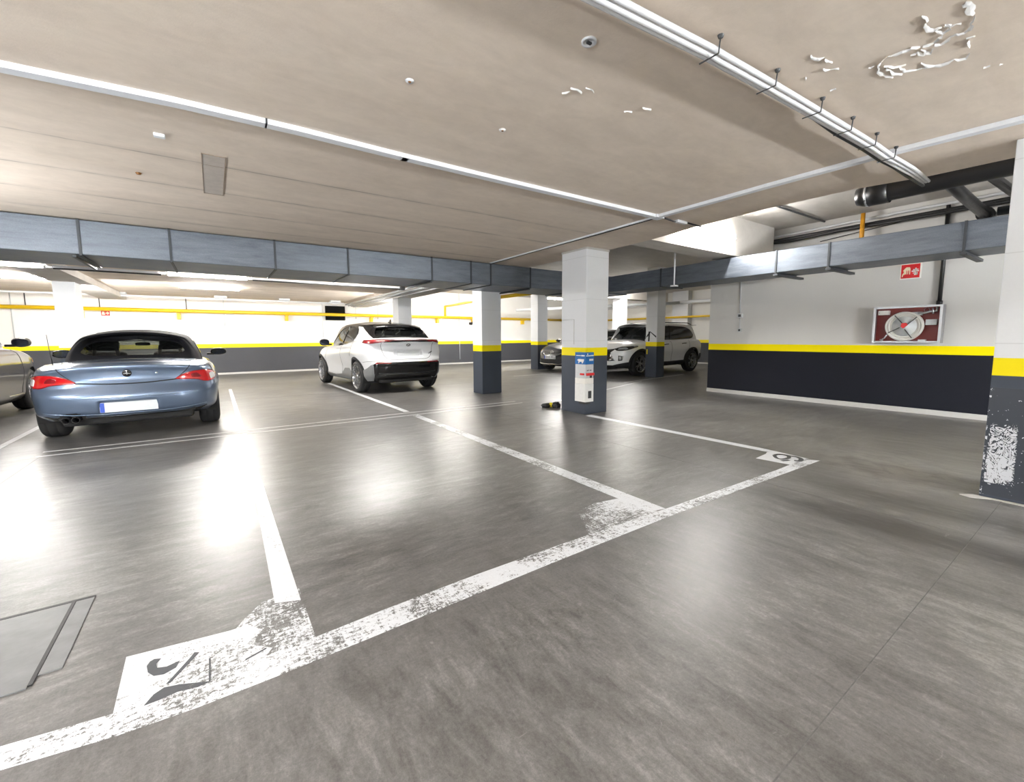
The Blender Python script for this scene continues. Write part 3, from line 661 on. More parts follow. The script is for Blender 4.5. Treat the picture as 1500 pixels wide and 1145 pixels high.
# ---------------------------------------------------------------- floor markings
def paint(name, poly, mat, label, z=.0015, parent=None):
    o = MB().prism(poly, z-.001, z).build(name, mat, parent)
    if label: tag(o, label, 'floor marking')
    return o
FL = [(-.60, 1.690), (-.56, 1.686), (-.318, 1.640), (-.117, 1.623), (.118, 1.621), (.454, 1.628), (.932, 1.640), (1.344, 1.648), (1.694, 1.652), (2.371, 1.655), (3.4, 1.64), (4.635, 1.612)]
FU = [(4.56, 1.72), (3.98, 1.712), (2.517, 1.745), (1.65, 1.775), (1.016, 1.782), (.53, 1.772), (.247, 1.757), (-.05, 1.75), (-.334, 1.748), (-.588, 1.790)]
paint('bay_front_line', [(-3.2, 1.99)] + [(-.9, 1.745)] + FL[1:] + FU + [(-.9, 1.85), (-3.2, 2.10)], 'line_paint_worn', 'long worn white line across the front of the parking bays')
paint('bay_side_line', [(.15, 2.10), (.25, 2.06), (.258, 5.0), (.262, 6.2), (.19, 6.2), (.185, 4.4), (.17, 3.2)], 'line_paint', 'white bay line meeting the worn number pad at left')
paint('bay_side_line', [(2.355, 1.78), (2.48, 1.75), (2.508, 3.3), (2.512, 6.2), (2.41, 6.2), (2.375, 3.3)], 'line_paint_worn', 'white bay line in the middle, meeting the scraped patch')
paint('bay_side_line', [(4.47, 2.02), (4.62, 1.70), (4.665, 2.1), (4.655, 3.0), (4.62, 4.60), (4.50, 4.60), (4.54, 3.0), (4.56, 2.05)], 'line_paint', 'white bay line running to the pillar with the box')
paint('bay_side_line', [(.20, 6.55), (.262, 6.55), (.27, 12.0), (.21, 12.0)], 'thin_paint', 'white bay line on the floor right of the silver roadster')
paint('bay_side_line', [(2.42, 6.55), (2.51, 6.55), (2.46, 12.0), (2.37, 12.0)], 'line_paint', 'white bay line beside the white coupe crossover')
paint('bay_side_line', [(-2.06, 6.55), (-1.99, 6.55), (-2.02, 12), (-2.09, 12)], 'thin_paint', 'white bay line between the silver roadster and dark grey car')
for (y0, y1, l) in ((6.215, 6.255, 'nearer thin line of the double white line behind the roadster'), (6.44, 6.48, 'farther thin line of the double white line behind the roadster')):
    paint('double_line', [(-1.56, y0+.015), (4.5, y0-.03), (4.5, y1-.03), (-1.56, y1+.015)], 'thin_paint', l)
paint('bay_side_line', [(8.55, 7.33), (11.9, 7.86), (11.9, 7.93), (8.55, 7.40)], 'thin_paint', 'white floor line in front of the white SUV')
paint('bay_side_line', [(8.95, 5.20), (12.4, 7.05), (12.4, 7.13), (8.95, 5.29)], 'thin_paint', 'white floor line running past the end of the right wall')
paint('bay_side_line', [(5.2, 5.95), (9.2, 7.30), (9.2, 7.36), (5.2, 6.02)], 'thin_paint', 'faint white floor line between the box pillar and the white SUV')
paint('bay_side_line', [(7.4, 10.6), (9.6, 10.6), (9.6, 10.67), (7.4, 10.67)], 'thin_paint', 'white floor line in front of the black hatchback')
# number pads
p1 = paint('number_pad', [(-.330, 1.70), (-.338, 1.753), (-.344, 2.05), (-.15, 2.02), (-.02, 2.00), (.04, 2.0), (.09, 1.93), (.03, 1.87), (.11, 1.79), (.05, 1.70)], 'pad_paint', 'worn white number pad with broken digits at lower left', .0012)
paint('digit_stroke', [(-.275, 1.944), (-.268, 1.966), (-.256, 1.973), (-.236, 1.963), (-.248, 1.941), (-.243, 1.912), (-.215, 1.900), (-.178, 1.909), (-.187, 1.876), (-.220, 1.861), (-.249, 1.872), (-.268, 1.905)], 'number_paint', None, .0028, p1)
paint('digit_stroke', [(-.261, 1.730), (-.240, 1.768), (-.214, 1.785), (-.173, 1.772), (-.085, 1.728), (-.119, 1.722), (-.175, 1.737), (-.220, 1.730)], 'number_paint', None, .0028, p1)
paint('digit_stroke', [(-.090, 1.86), (-.084, 1.86), (-.084, 1.73), (-.089, 1.73)], 'number_paint', None, .0028, p1)
paint('digit_stroke', [(.02, 1.770), (.022, 1.779), (.092, 1.802), (.090, 1.796)], 'number_paint', None, .0028, p1)
paint('digit_stroke', [(-.21, 1.80), (-.198, 1.80), (-.12, 1.92), (-.135, 1.93), (-.15, 1.90)], 'number_paint', None, .0028, p1)
paint('worn_paint', [(.03, 1.70), (.0, 1.80), (-.03, 1.95), (.03, 2.05), (.10, 2.14), (.258, 2.18), (.258, 1.70)], 'pad_paint_worn', None, .0009, p1)
o = paint('worn_paint_patch', [(1.75, 1.745), (1.86, 1.90), (1.95, 2.06), (2.15, 2.10), (2.40, 2.06), (2.40, 1.745)], 'line_paint_scraped', 'scraped white paint patch where the middle line meets the front line', .0009)
p9 = paint('number_pad', [(4.272, 1.70), (4.234, 2.003), (4.57, 2.03), (4.60, 1.71)], 'line_paint', 'white number pad with a dark digit at the right corner', .0012)
def dens0(p):
    out = []
    for k in range(len(p)-1):
        p0, p1, p2, p3 = [Vector(p[min(max(q, 0), len(p)-1)]) for q in (k-1, k, k+1, k+2)]
        for t in (0, .2, .4, .6, .8): out.append(tuple(.5*((2*p1)+(p2-p0)*t+(2*p0-5*p1+4*p2-p3)*t*t+(3*p1-p0-3*p2+p3)*t**3)))
    return out+[tuple(p[-1])]
def stroke(pts, w):
    n = len(pts); l = []; r = []
    for i in range(n):
        a = Vector(pts[max(i-1, 0)]); b = Vector(pts[min(i+1, n-1)]); d = (b-a).normalized(); s = Vector((-d.y, d.x))*w/2; p = Vector(pts[i]); l.append(p+s); r.append(p-s)
    mb = MB(); vs = [(p.x, p.y, .0030) for p in l+r]; mb.add(vs, [(i, i+1, n+i+1, n+i) for i in range(n-1)]); return mb
ring = dens0([(4.474, 1.944), (4.542, 1.94), (4.572, 1.899), (4.553, 1.85), (4.501, 1.823), (4.434, 1.825), (4.387, 1.849), (4.403, 1.893), (4.474, 1.944)])
sb = stroke(ring, .034); tl = stroke(dens0([(4.535, 1.94), (4.560, 1.925), (4.576, 1.899), (4.576, 1.841), (4.59, 1.794), (4.564, 1.749), (4.519, 1.723), (4.457, 1.716), (4.441, 1.752)]), .042)
sb.add(tl.v, tl.f); sb.build('digit', 'dark_grey', p9)
paint('digit_remains', [(4.33, 1.80), (4.335, 1.83), (4.42, 1.80), (4.41, 1.77)], 'number_paint', None, .0030, p9)
# inspection cover at lower left
simple('cover_plate', (.15, .152, .155), .40, .1, .45, 9, bumpk=.8)
t = MB().box(-1.75, -.60, 2.05, 2.63, .0, .004).build('inspection_cover', 'cover_plate'); tag(t, 'scuffed metal inspection cover set in the floor at left', 'floor cover')
MB().box(-1.75, -.525, 2.632, 2.648, .0, .005).build('groove', 'black_paint', t)
MB().box(-.600, -.588, 2.06, 2.64, .0, .005).build('groove', 'black_paint', t)
MB().box(-.586, -.525, 2.11, 2.63, 0, .004).build('frame_edge', 'cover_plate', t)

# ---------------------------------------------------------------- ceiling details
for (x, y, k, l) in ((-.205, 3.66, 0, 'white plastic clip on the ceiling at left, left of the patch'), (1.455, 1.491, 1, 'round white ring on the ceiling near the top centre'),
                     (.906, 2.218, 2, 'small white plug on the ceiling left of the ring'), (1.588, 2.392, 2, 'small rusty plug on the ceiling below the ring'), (-.406, 4.58, 3, 'rusty bolt in the ceiling left of the patch')):
    M0 = Matrix.Translation((x, y, ZS)) @ Matrix.Rotation(PI, 4, 'X')
    if k == 0: o = MB().box(x-.03, x+.03, y-.022, y+.022, ZS-.022, ZS-.0005, bev=.006).build('ceiling_clip', 'white_plastic')
    elif k == 1: o = MB().lathe([(0, .034), (.008, .034), (.008, .024), (.002, .022), (.004, .001)], M0, 20).build('ceiling_ring', 'white_plastic'); MB().box(x-.012, x+.012, y-.006, y+.006, ZS-.012, ZS-.004).build('screw', 'dark_grey', o)
    elif k == 2: o = MB().lathe([(0, .022), (.006, .02), (.006, .001)], M0, 14).build('ceiling_plug', 'white_plastic' if x < 1 else 'plaster_curl'); MB().lathe([(.006, .008), (.009, .007), (.009, .001)], M0, 10).build('screw', 'rust', o)
    else: o = MB().lathe([(0, .02), (.012, .014), (.012, .001)], M0, 12).build('ceiling_bolt', 'rust')
    tag(o, l, 'ceiling fitting')
simple('patch_fill', (.50, .45, .40), .8, 0, .16, 22, bumpk=.6, world=True); simple('patch_edge', (.33, .26, .20), .8, 0, .3, 30, world=True)
o = MB().box(.012, .150, 3.86, 4.85, ZS-.004, ZS-.0005).build('ceiling_patch', 'patch_fill'); tag(o, 'rectangular filled patch in the beige ceiling above the air duct', 'patch')
e = MB()
for b in ((.008, .154, 3.853, 3.861), (.008, .154, 4.848, 4.858), (.008, .013, 3.85, 4.86), (.150, .155, 3.85, 4.86), (.02, .145, 4.08, 4.084)): e.box(*b, ZS-.0055, ZS-.001)
e.build('patch_outline', 'patch_edge', o)
# peeling paint curls on the upper right of the ceiling
def curl(mb, pts, w, seed):
    rg = random.Random(seed); P = []
    for a, b in zip(pts[:-1], pts[1:]):
        n = max(2, int((Vector(b)-Vector(a)).length/.018))
        for i in range(n): P.append(Vector(a).lerp(Vector(b), i/n)+Vector((rg.uniform(-.004, .004), rg.uniform(-.004, .004))))
    P.append(Vector(pts[-1])); vs = []; n = len(P)
    for i, p in enumerate(P):
        d = (P[min(i+1, n-1)]-P[max(i-1, 0)]).normalized(); s = Vector((-d.y, d.x)); ww = w*(.35+rg.random())
        ww *= min(1, .25+i*.3, .25+(n-1-i)*.3); dz = .003+rg.random()*.009
        vs += [(p.x, p.y, ZS-.001), (p.x+s.x*ww*.5, p.y+s.y*ww*.5, ZS-dz*.8), (p.x+s.x*ww, p.y+s.y*ww, ZS-dz)]
    fs = []
    for i in range(n-1):
        for k in range(2): fs.append((3*i+k, 3*i+3+k, 3*i+4+k, 3*i+1+k))
    mb.add(vs, fs)
PEEL = [[(2.715, 0.748), (2.698, 0.773), (2.731, 0.808), (2.784, 0.832), (2.872, 0.835), (2.928, 0.813)], [(2.775, 0.808), (2.825, 0.782), (2.846, 0.745)], [(2.801, 0.806), (2.885, 0.802), (2.93, 0.777)], [(2.848, 0.766), (2.909, 0.76), (2.945, 0.726), (2.964, 0.695)], [(2.885, 0.704), (2.932, 0.694), (2.988, 0.649), (2.989, 0.605), (3.013, 0.572), (2.984, 0.553)], [(2.703, 0.763), (2.702, 0.723), (2.717, 0.693), (2.733, 0.669)], [(2.761, 0.67), (2.822, 0.655), (2.796, 0.639)], [(2.737, 0.66), (2.744, 0.629), (2.719, 0.609), (2.709, 0.592)], [(2.761, 0.625), (2.785, 0.608), (2.753, 0.58), (2.751, 0.559), (2.77, 0.538), (2.752, 0.521), (2.654, 0.487)], [(2.632, 0.602), (2.687, 0.583), (2.662, 0.559), (2.675, 0.528)], [(2.483, 0.609), (2.514, 0.598), (2.545, 0.605), (2.559, 0.617), (2.584, 0.617), (2.626, 0.601), (2.638, 0.581)], [(2.518, 0.493), (2.543, 0.482), (2.58, 0.476), (2.644, 0.484)], [(2.821, 0.534), (2.836, 0.512)], [(2.84, 0.527), (2.916, 0.539)], [(2.702, 0.69), (2.73, 0.669)], [(2.627, 0.572), (2.655, 0.553)], [(2.771, 0.711), (2.771, 0.683), (2.835, 0.674)]]
FLAKE = [[(2.385, 0.978), (2.437, 0.971), (2.455, 0.945)], [(2.554, 0.987), (2.59, 0.966), (2.612, 0.94)], [(2.795, 1.04), (2.802, 1.017)], [(2.726, 0.856), (2.733, 0.836)], [(2.471, 0.947), (2.528, 0.938)], [(3.194, 0.533), (3.198, 0.515)], [(3.221, 0.489), (3.237, 0.478)], [(2.556, 1.064), (2.589, 1.075)]]
pc = MB()
for i, p in enumerate(PEEL): curl(pc, p, .026 if i in (11, 14, 15) else .011, 11+i)
o = pc.build('peeling_paint', 'plaster_curl'); tag(o, 'curling outlines of peeling white paint on the ceiling at upper right', 'peeling paint')
pc = MB()
for i, p in enumerate(FLAKE): curl(pc, p, .018 if i == 0 else .009, 31+i)
o = pc.build('paint_flakes', 'plaster_curl'); tag(o, 'small loose paint flakes on the ceiling left of the big peeling patch', 'peeling paint')
pc = MB()
for i, (pts, w) in enumerate((([(1.63, 1.80), (1.67, 1.79), (1.71, 1.80)], .012), ([(1.69, 1.76), (1.73, 1.75), (1.77, 1.77)], .012), ([(1.62, 1.86), (1.65, 1.83)], .01), ([(2.1, 1.72), (2.16, 1.70)], .008), ([(2.05, 1.80), (2.09, 1.78)], .007))):
    curl(pc, pts, w, 51+i)
o = pc.build('paint_flakes', 'plaster_curl'); tag(o, 'scratch marks with loose flakes on the beige ceiling near the top centre', 'peeling paint')

o = MB().prism([(4.47, .66), (4.545, .60), (4.545, .30), (4.50, .34), (4.51, .50), (4.44, .60)], 0, .003).build('paint_smear', 'skirt'); tag(o, 'pale paint smear on the floor at the foot of the near pillar', 'floor stain')
# ================================================================ CARS
def glass_mat(name, tint, rough=.02, trans=.75):
    m, nt = nmat(name)
    lw = nt.nodes.new('ShaderNodeLayerWeight'); lw.inputs[0].default_value = .25
    f = noise(nt, coords(nt, world=False), 3, 2)
    t = N(nt, 'ShaderNodeBsdfTransparent'); nt.links.new(mixc(nt, f, tuple(x*.95 for x in tint), tint), t.inputs[0])
    d = pbsdf(nt, tuple(x*.06 for x in tint), .04, 0, None, .5)
    g = N(nt, 'ShaderNodeBsdfGlossy', Roughness=rough); g.inputs[0].default_value = (.9, .92, .95, 1)
    mx = nt.nodes.new('ShaderNodeMixShader'); mx.inputs[0].default_value = trans
    nt.links.new(d, mx.inputs[1]); nt.links.new(t.outputs[0], mx.inputs[2])
    m2 = nt.nodes.new('ShaderNodeMixShader'); nt.links.new(math_(nt, 'MULTIPLY_ADD', lw.outputs['Fresnel'], .8, .02), m2.inputs[0])
    nt.links.new(mx.outputs[0], m2.inputs[1]); nt.links.new(g.outputs[0], m2.inputs[2])
    finish(nt, m2.outputs[0]); MATS[name] = m
def car_paint(name, col, metal=.0, rough=.28, coat=1.0):
    m, nt = nmat(name)
    f = noise(nt, coords(nt, world=False), 600, 2)
    c = mixc(nt, f, tuple(x*.92 for x in col), tuple(min(1, x*1.08) for x in col))
    finish(nt, pbsdf(nt, c, rough, metal, None, .5, coat, .03)); MATS[name] = m
glass_mat('glass_clear', (.86, .90, .86), trans=.95); glass_mat('glass_dark', (.30, .33, .33), trans=.7); glass_mat('glass_black', (.10, .11, .12), trans=.35)
car_paint('paint_blue', (.135, .185, .275), .55, .30); car_paint('paint_white', (.78, .79, .81)); car_paint('paint_white_suv', (.74, .745, .75))
car_paint('paint_black', (.010, .012, .016), .2, .25, .6); car_paint('paint_grey', (.05, .045, .04), .5, .30); car_paint('gloss_black', (.006, .006, .007), 0, .15, .3)
simple('soft_top', (.010, .010, .013), .8, bumpk=.25, nscale=180, spec=.2)
simple('tyre', (.017, .017, .018), .7, bumpk=.2, nscale=90); simple('rim_metal', (.50, .51, .53), .28, .9); simple('rim_dark', (.03, .03, .032), .3, .5)
simple('cladding', (.018, .0185, .02), .5, bumpk=.1, spec=.3); simple('cladding_grey', (.20, .205, .21), .45); simple('interior', (.022, .022, .024), .7)
simple('lamp_red', (.50, .006, .010), .12, coat=1.0); simple('lamp_deep_red', (.20, .004, .008), .12, coat=1.0); simple('lamp_clear', (.70, .68, .66), .12, coat=1.0)
simple('chrome', (.75, .76, .78), .12, 1.0); simple('plate_white', (.68, .70, .71), .4); simple('plate_blue', (.01, .06, .42), .4); simple('under', (.008, .008, .008), .8)
simple('mirror_dark', (.06, .07, .10), .08, .9); simple('head_lamp', (.55, .58, .62), .1, .5, coat=1.0); simple('seat_leather', (.03, .03, .032), .55); simple('plate_text', (.05, .05, .06), .5)

def cat(pts, n):
    """smooth curve through control points, resampled evenly"""
    P = np.array(pts, float); Q = np.vstack([2*P[0]-P[1], P, 2*P[-1]-P[-2]]); out = []
    for i in range(1, len(Q)-2):
        p0, p1, p2, p3 = Q[i-1], Q[i], Q[i+1], Q[i+2]
        d0, d1, d2 = [max(np.linalg.norm(b-a), 1e-6)**.5 for a, b in ((p0, p1), (p1, p2), (p2, p3))]
        m1 = (p1-p0)/d0-(p2-p0)/(d0+d1)+(p2-p1)/d1; m2 = (p2-p1)/d1-(p3-p1)/(d1+d2)+(p3-p2)/d2
        m1 *= d1; m2 *= d1
        t = np.linspace(0, 1, 40, endpoint=False)[:, None]
        out.append((2*t**3-3*t**2+1)*p1+(t**3-2*t**2+t)*m1+(-2*t**3+3*t**2)*p2+(t**3-t**2)*m2)
    C = np.vstack(out+[P[-1:]]); s = np.r_[0, np.cumsum(np.linalg.norm(np.diff(C, axis=0), axis=1))]
    q = np.linspace(0, s[-1], n); return np.stack([np.interp(q, s, C[:, k]) for k in range(P.shape[1])], 1)
def curve(pts):
    P = cat(pts, 400); o = np.argsort(P[:, 0]); X = P[o, 0]; Y = P[o, 1]
    return lambda x: np.interp(x, X, Y)
class Shell:
    """car skin: plan outline x height rows, closed by a crowned top"""
    def __init__(s, plan, zb, zt, zc, side, rear, front, nu=170, nv=40, ns=22, crown=2.6, deform=None, zend=None):
        P = cat(plan, nu); T = np.gradient(P, axis=0); T /= np.linalg.norm(T, axis=1)[:, None]
        nx, ny = -T[:, 1], T[:, 0]; nx = -nx if False else nx
        # outline runs rear centre -> +y side -> front centre ; outward normal is left of travel
        x = np.r_[P[:, 0], P[-2:0:-1, 0]]; y = np.r_[P[:, 1], -P[-2:0:-1, 1]]
        nx = np.r_[nx, nx[-2:0:-1]]; ny = np.r_[ny, -ny[-2:0:-1]]
        ny_ = ny; s.nc = len(x)
        zbv, ztv, zcv = curve(zb)(x), curve(zt)(x), curve(zc)(x)
        if zend is not None: ztv = ztv+zend(x, y)
        vs = np.linspace(0, 1, nv); rows = []; NX = []; NY = []; V = []
        sd, rr, ff = curve(side), curve(rear), curve(front)
        for q in np.linspace(0, 1, 5)[:-1]:
            rows.append(np.stack([x+np.where(nx < 0, -nx*rr(0), -nx*ff(0)), (y-ny*sd(0))*q, zbv], 1)); V.append(-1+q)
        for v in vs:
            ins = np.where(nx < 0, rr(v)*(-nx), -ff(v)*nx)
            X = x+ins; Y = y-ny*sd(v); Z = zbv+(ztv-zbv)*v
            rows.append(np.stack([X, Y, Z], 1)); V.append(v)
        top = rows[-1]
        for q in np.linspace(1, 0, ns)[1:]:
            xx = top[:, 0]; zce = np.maximum(curve(zc)(x), 0)
            rows.append(np.stack([xx, top[:, 1]*q, top[:, 2]+(zce-top[:, 2])*(1-q**crown)], 1)); V.append(2-q)
        G = np.array(rows)                               # rows, cols, 3
        s.NX = np.broadcast_to(nx, G.shape[:2]); s.NY = np.broadcast_to(ny, G.shape[:2]); s.V = np.broadcast_to(np.array(V)[:, None], G.shape[:2])
        if deform is not None: G = deform(G, s.NX, s.NY, s.V)
        nr, nc = G.shape[:2]; s.P = G.reshape(-1, 3).copy(); s.nx = s.NX.reshape(-1); s.ny = s.NY.reshape(-1); s.v = s.V.reshape(-1)
        i = np.arange(nr-1)[:, None]*nc; j = np.arange(nc)[None, :]; j2 = (j+1) % nc
        q = np.stack([i+j, i+nc+j, i+nc+j2, i+j2], -1).reshape(-1, 4); s.F = np.vstack([q[:, [0, 1, 2]], q[:, [0, 2, 3]]])
        s.part = np.zeros(len(s.F), int); s.names = ['body']; s.step = .02
        s.recalc()
    def recalc(s):
        a = s.P[s.F]; n = np.cross(a[:, 1]-a[:, 0], a[:, 2]-a[:, 0])
        vn = np.zeros_like(s.P)
        for k in range(3): np.add.at(vn, s.F[:, k], n)
        s.vn = vn/np.maximum(np.linalg.norm(vn, axis=1), 1e-9)[:, None]; s.centres()
    def cut(s, sd, valid):
        """slice the triangles along sd = 0 so outlines come out clean"""
        sd = np.where(np.abs(sd) < 2e-4, 2e-4, sd); t = s.F
        sg = sd[t] > 0; k = sg.sum(1); mixed = (k > 0) & (k < 3) & valid[t].all(1); idx = np.where(mixed)[0]
        if len(idx) == 0: return
        newP, newF, newpart, E = [], [], [], {}; n0 = len(s.P)
        def mid(a, b):
            e = (a, b) if a < b else (b, a)
            if e not in E:
                w = sd[e[0]]/(sd[e[0]]-sd[e[1]]); E[e] = n0+len(newP); newP.append((e[0], e[1], w))
            return E[e]
        for q in idx:
            f = [int(x) for x in t[q]]; c = sg[q]; one = 1 if c.sum() == 1 else 0
            r = [i for i in range(3) if bool(c[i]) == bool(one)][0]; a, b, d = f[r], f[(r+1) % 3], f[(r+2) % 3]
            ab, ad = mid(a, b), mid(a, d); newF += [(a, ab, ad), (ab, b, d), (ab, d, ad)]; newpart += [s.part[q]]*3
        A = np.array([p[0] for p in newP]); B = np.array([p[1] for p in newP]); w = np.array([p[2] for p in newP])
        lerp = lambda X: X[A]*(1-w[:, None])+X[B]*w[:, None] if X.ndim == 2 else X[A]*(1-w)+X[B]*w
        for nm in ('P', 'vn', 'nx', 'ny', 'v'): setattr(s, nm, np.concatenate([getattr(s, nm), lerp(getattr(s, nm))]))
        keep = np.ones(len(t), bool); keep[idx] = False
        s.F = np.vstack([t[keep], np.array(newF)]); s.part = np.concatenate([s.part[keep], np.array(newpart)]); s.centres()
    def centres(s):
        s.C = s.P[s.F].mean(1); s.fnx = s.nx[s.F].mean(1); s.fny = s.ny[s.F].mean(1); s.fv = s.v[s.F].mean(1)
    def dist(s, ax, poly, mask):
        Q = s.P[:, ax].copy()
        if ax[0] == 1: Q[:, 0] = np.abs(Q[:, 0])
        A = np.array(poly); lo, hi = A.min(0)-.06, A.max(0)+.06
        m = mask & (Q > lo).all(1) & (Q < hi).all(1); idx = np.where(m)[0]; d2 = np.full(len(idx), 9.)
        for a, b in zip(A, np.roll(A, -1, 0)):
            d = b-a; L = max(d@d, 1e-9); t = np.clip(((Q[idx]-a)@d)/L, 0, 1); d2 = np.minimum(d2, np.linalg.norm(Q[idx]-(a+t[:, None]*d), axis=1))
        sd = np.ones(len(Q)); sd[idx] = d2*np.where(s.inside(Q[idx], poly), -1, 1); return sd, m
    @staticmethod
    def inside(Q, poly):
        x, y = Q[:, 0], Q[:, 1]; c = np.zeros(len(Q), bool); A = poly; n = len(A); j = n-1
        for i in range(n):
            xi, yi, xj, yj = *A[i], *A[j]
            if yi != yj: c ^= ((yi > y) != (yj > y)) & (x < (xj-xi)*(y-yi)/(yj-yi)+xi)
            j = i
        return c
    def region(s, name, proj, poly, smooth=True, tol=0, cond=None, vlim=None):
        if smooth:
            A = np.array(list(poly)+[poly[0]]); poly = [tuple(p) for p in cat(A, max(40, len(poly)*8))[:-1]]
        ax = {'side': [0, 2], 'rear': [1, 2], 'front': [1, 2], 'top': [0, 1]}[proj]
        if proj == 'top': ax = [0, 1]; poly = [(p[0], p[1]) for p in poly]
        def masks():
            if proj == 'side': mv, mf = np.abs(s.ny) > .3, np.abs(s.fny) > .35
            elif proj == 'rear': mv, mf = s.nx < -.08, s.fnx < -.12
            elif proj == 'front': mv, mf = s.nx > .08, s.fnx > .12
            else: mv, mf = s.v > -9, s.fv > -9
            if vlim: mv = mv & (s.v >= vlim[0]-.1) & (s.v <= vlim[1]); mf = mf & (s.fv >= vlim[0]) & (s.fv <= vlim[1])
            return mv, mf
        mv, mf = masks(); sd, m = s.dist(ax, poly, mv); s.cut(sd, m); mv, mf = masks()
        if cond is not None: mf = mf & cond(s.C)
        Q = s.C[:, ax].copy()
        if ax[0] == 1: Q[:, 0] = np.abs(Q[:, 0])
        m = mf & s.inside(Q, poly) & (s.part >= 0)
        if name not in s.names: s.names.append(name)
        s.part[m] = s.names.index(name)
    def arch(s, xw, zw, ra, ring=0, ylim=.45):
        for rad in ([ra, ra+ring] if ring else [ra]):
            d = np.hypot(s.P[:, 0]-xw, s.P[:, 2]-zw); s.cut(d-rad, (np.abs(s.P[:, 1]) > ylim) & (np.abs(d-rad) < .1) & (s.v <= 1))
        d = np.hypot(s.C[:, 0]-xw, s.C[:, 2]-zw); f = np.abs(s.C[:, 1]) > ylim
        if ring:
            if 'wheel_arch' not in s.names: s.names.append('wheel_arch')
            s.part[f & (d < ra+ring) & (s.fv < 1)] = s.names.index('wheel_arch')
        s.part[f & (d < ra) & (s.fv < 1)] = -1
    def drop(s, cond): s.part[cond(s.C)] = -1
    def bvh(s): return BVHTree.FromPolygons([tuple(p) for p in s.P], [tuple(map(int, f)) for f in s.F])
    def pieces(s, fs):
        """split faces into connected pieces, dropping slivers"""
        par = {}
        def find(a):
            while par.setdefault(a, a) != a: par[a] = par[par[a]]; a = par[a]
            return a
        # vertices that coincide on the centre line count as one
        key = lambda v: (round(float(s.P[v][0]), 4), round(float(s.P[v][1]), 4), round(float(s.P[v][2]), 4))
        ids = {}
        for f in fs:
            r = [find(ids.setdefault(key(v), len(ids))) for v in f]
            for q in r[1:]: par[find(q)] = find(r[0])
        g = {}
        for f in fs: g.setdefault(find(ids[key(f[0])]), []).append(f)
        L = [np.array(x) for x in g.values()]; big = max(len(x) for x in L)
        return [x for x in L if len(x) > max(8, big*.06)]
    def mesh(s, root, mats, push=None, rename=None, skip=()):
        push = push or {}; out = {}
        for k, nm in enumerate(s.names):
            if nm in skip: continue
            fs = s.F[s.part == k]
            if len(fs) == 0: continue
            comps = [fs] if k == 0 else s.pieces(fs)
            for fs in comps:
                u, inv = np.unique(fs, return_inverse=True); P = s.P[u]+s.vn[u]*push.get(nm, 0)
                me = bpy.data.meshes.new(nm); me.from_pydata(P.tolist(), [], inv.reshape(-1, 3).tolist())
                me.polygons.foreach_set('use_smooth', [True]*len(me.polygons)); me.validate(); me.update()
                o = bpy.data.objects.new(nm, me); COL.objects.link(o); o.parent = root
                me.materials.append(MATS[mats[nm]])
                if push.get(nm, 0):                       # give raised panels a real thickness
                    md = o.modifiers.new('thickness', 'SOLIDIFY'); md.thickness = abs(push[nm])+.004; md.offset = -1
                out[nm] = o
        return out
def project(bv, pts, axis):
    """drop 2D points on the skin along an axis: 'rear','front' (y,z) 'side+','side-' (x,z) 'top' (x,y)"""
    r = []
    for a, b in pts:
        o, d = {'rear': ((-3, a, b), (1, 0, 0)), 'front': ((9, a, b), (-1, 0, 0)), 'side+': ((a, 3, b), (0, -1, 0)), 'side-': ((a, -3, b), (0, 1, 0)), 'top': ((a, b, 4), (0, 0, -1))}[axis]
        h = bv.ray_cast(Vector(o), Vector(d))
        if h[0] is not None:
            n = h[1]
            if n.dot(Vector(d)) > 0: n = -n
            r.append((h[0], n))
    return r
def dens(pts, n=40): return [tuple(p) for p in cat(pts, n)] if len(pts) > 2 else [tuple(np.array(pts[0])+(np.array(pts[1])-np.array(pts[0]))*t) for t in np.linspace(0, 1, n)]
def seam(name, bv, pts, axis, root, r=.0045, mat='under', n=40, lift=0.0):
    q = project(bv, dens(pts, n), axis)
    if len(q) < 2: return None
    return MB().tube([p+nn*lift for p, nn in q], r, 6).build(name, mat, root)
def patch(name, bv, poly, axis, root, mat, lift=.006, smooth=True):
    """thin raised panel following the skin inside an outline"""
    P = np.array(poly)
    if smooth: P = cat(np.vstack([P, P[:1]]), 48)[:-1]
    c = P.mean(0); vs = []; n = len(P); rings = 7
    for k in range(rings+1):
        for p in P: vs.append(c+(p-c)*(k/rings) if k else c+(p-c)*.02)
    q = project(bv, vs, axis)
    if len(q) != len(vs): return None
    V = [p+nn*lift for p, nn in q]+[p-nn*.004 for p, nn in q[-n:]]
    f = [tuple(range(n))]+[(k*n+j, k*n+(j+1) % n, (k+1)*n+(j+1) % n, (k+1)*n+j) for k in range(rings+1) for j in range(n)]
    mb = MB(); mb.add(V, f, True); return mb.build(name, mat, root)
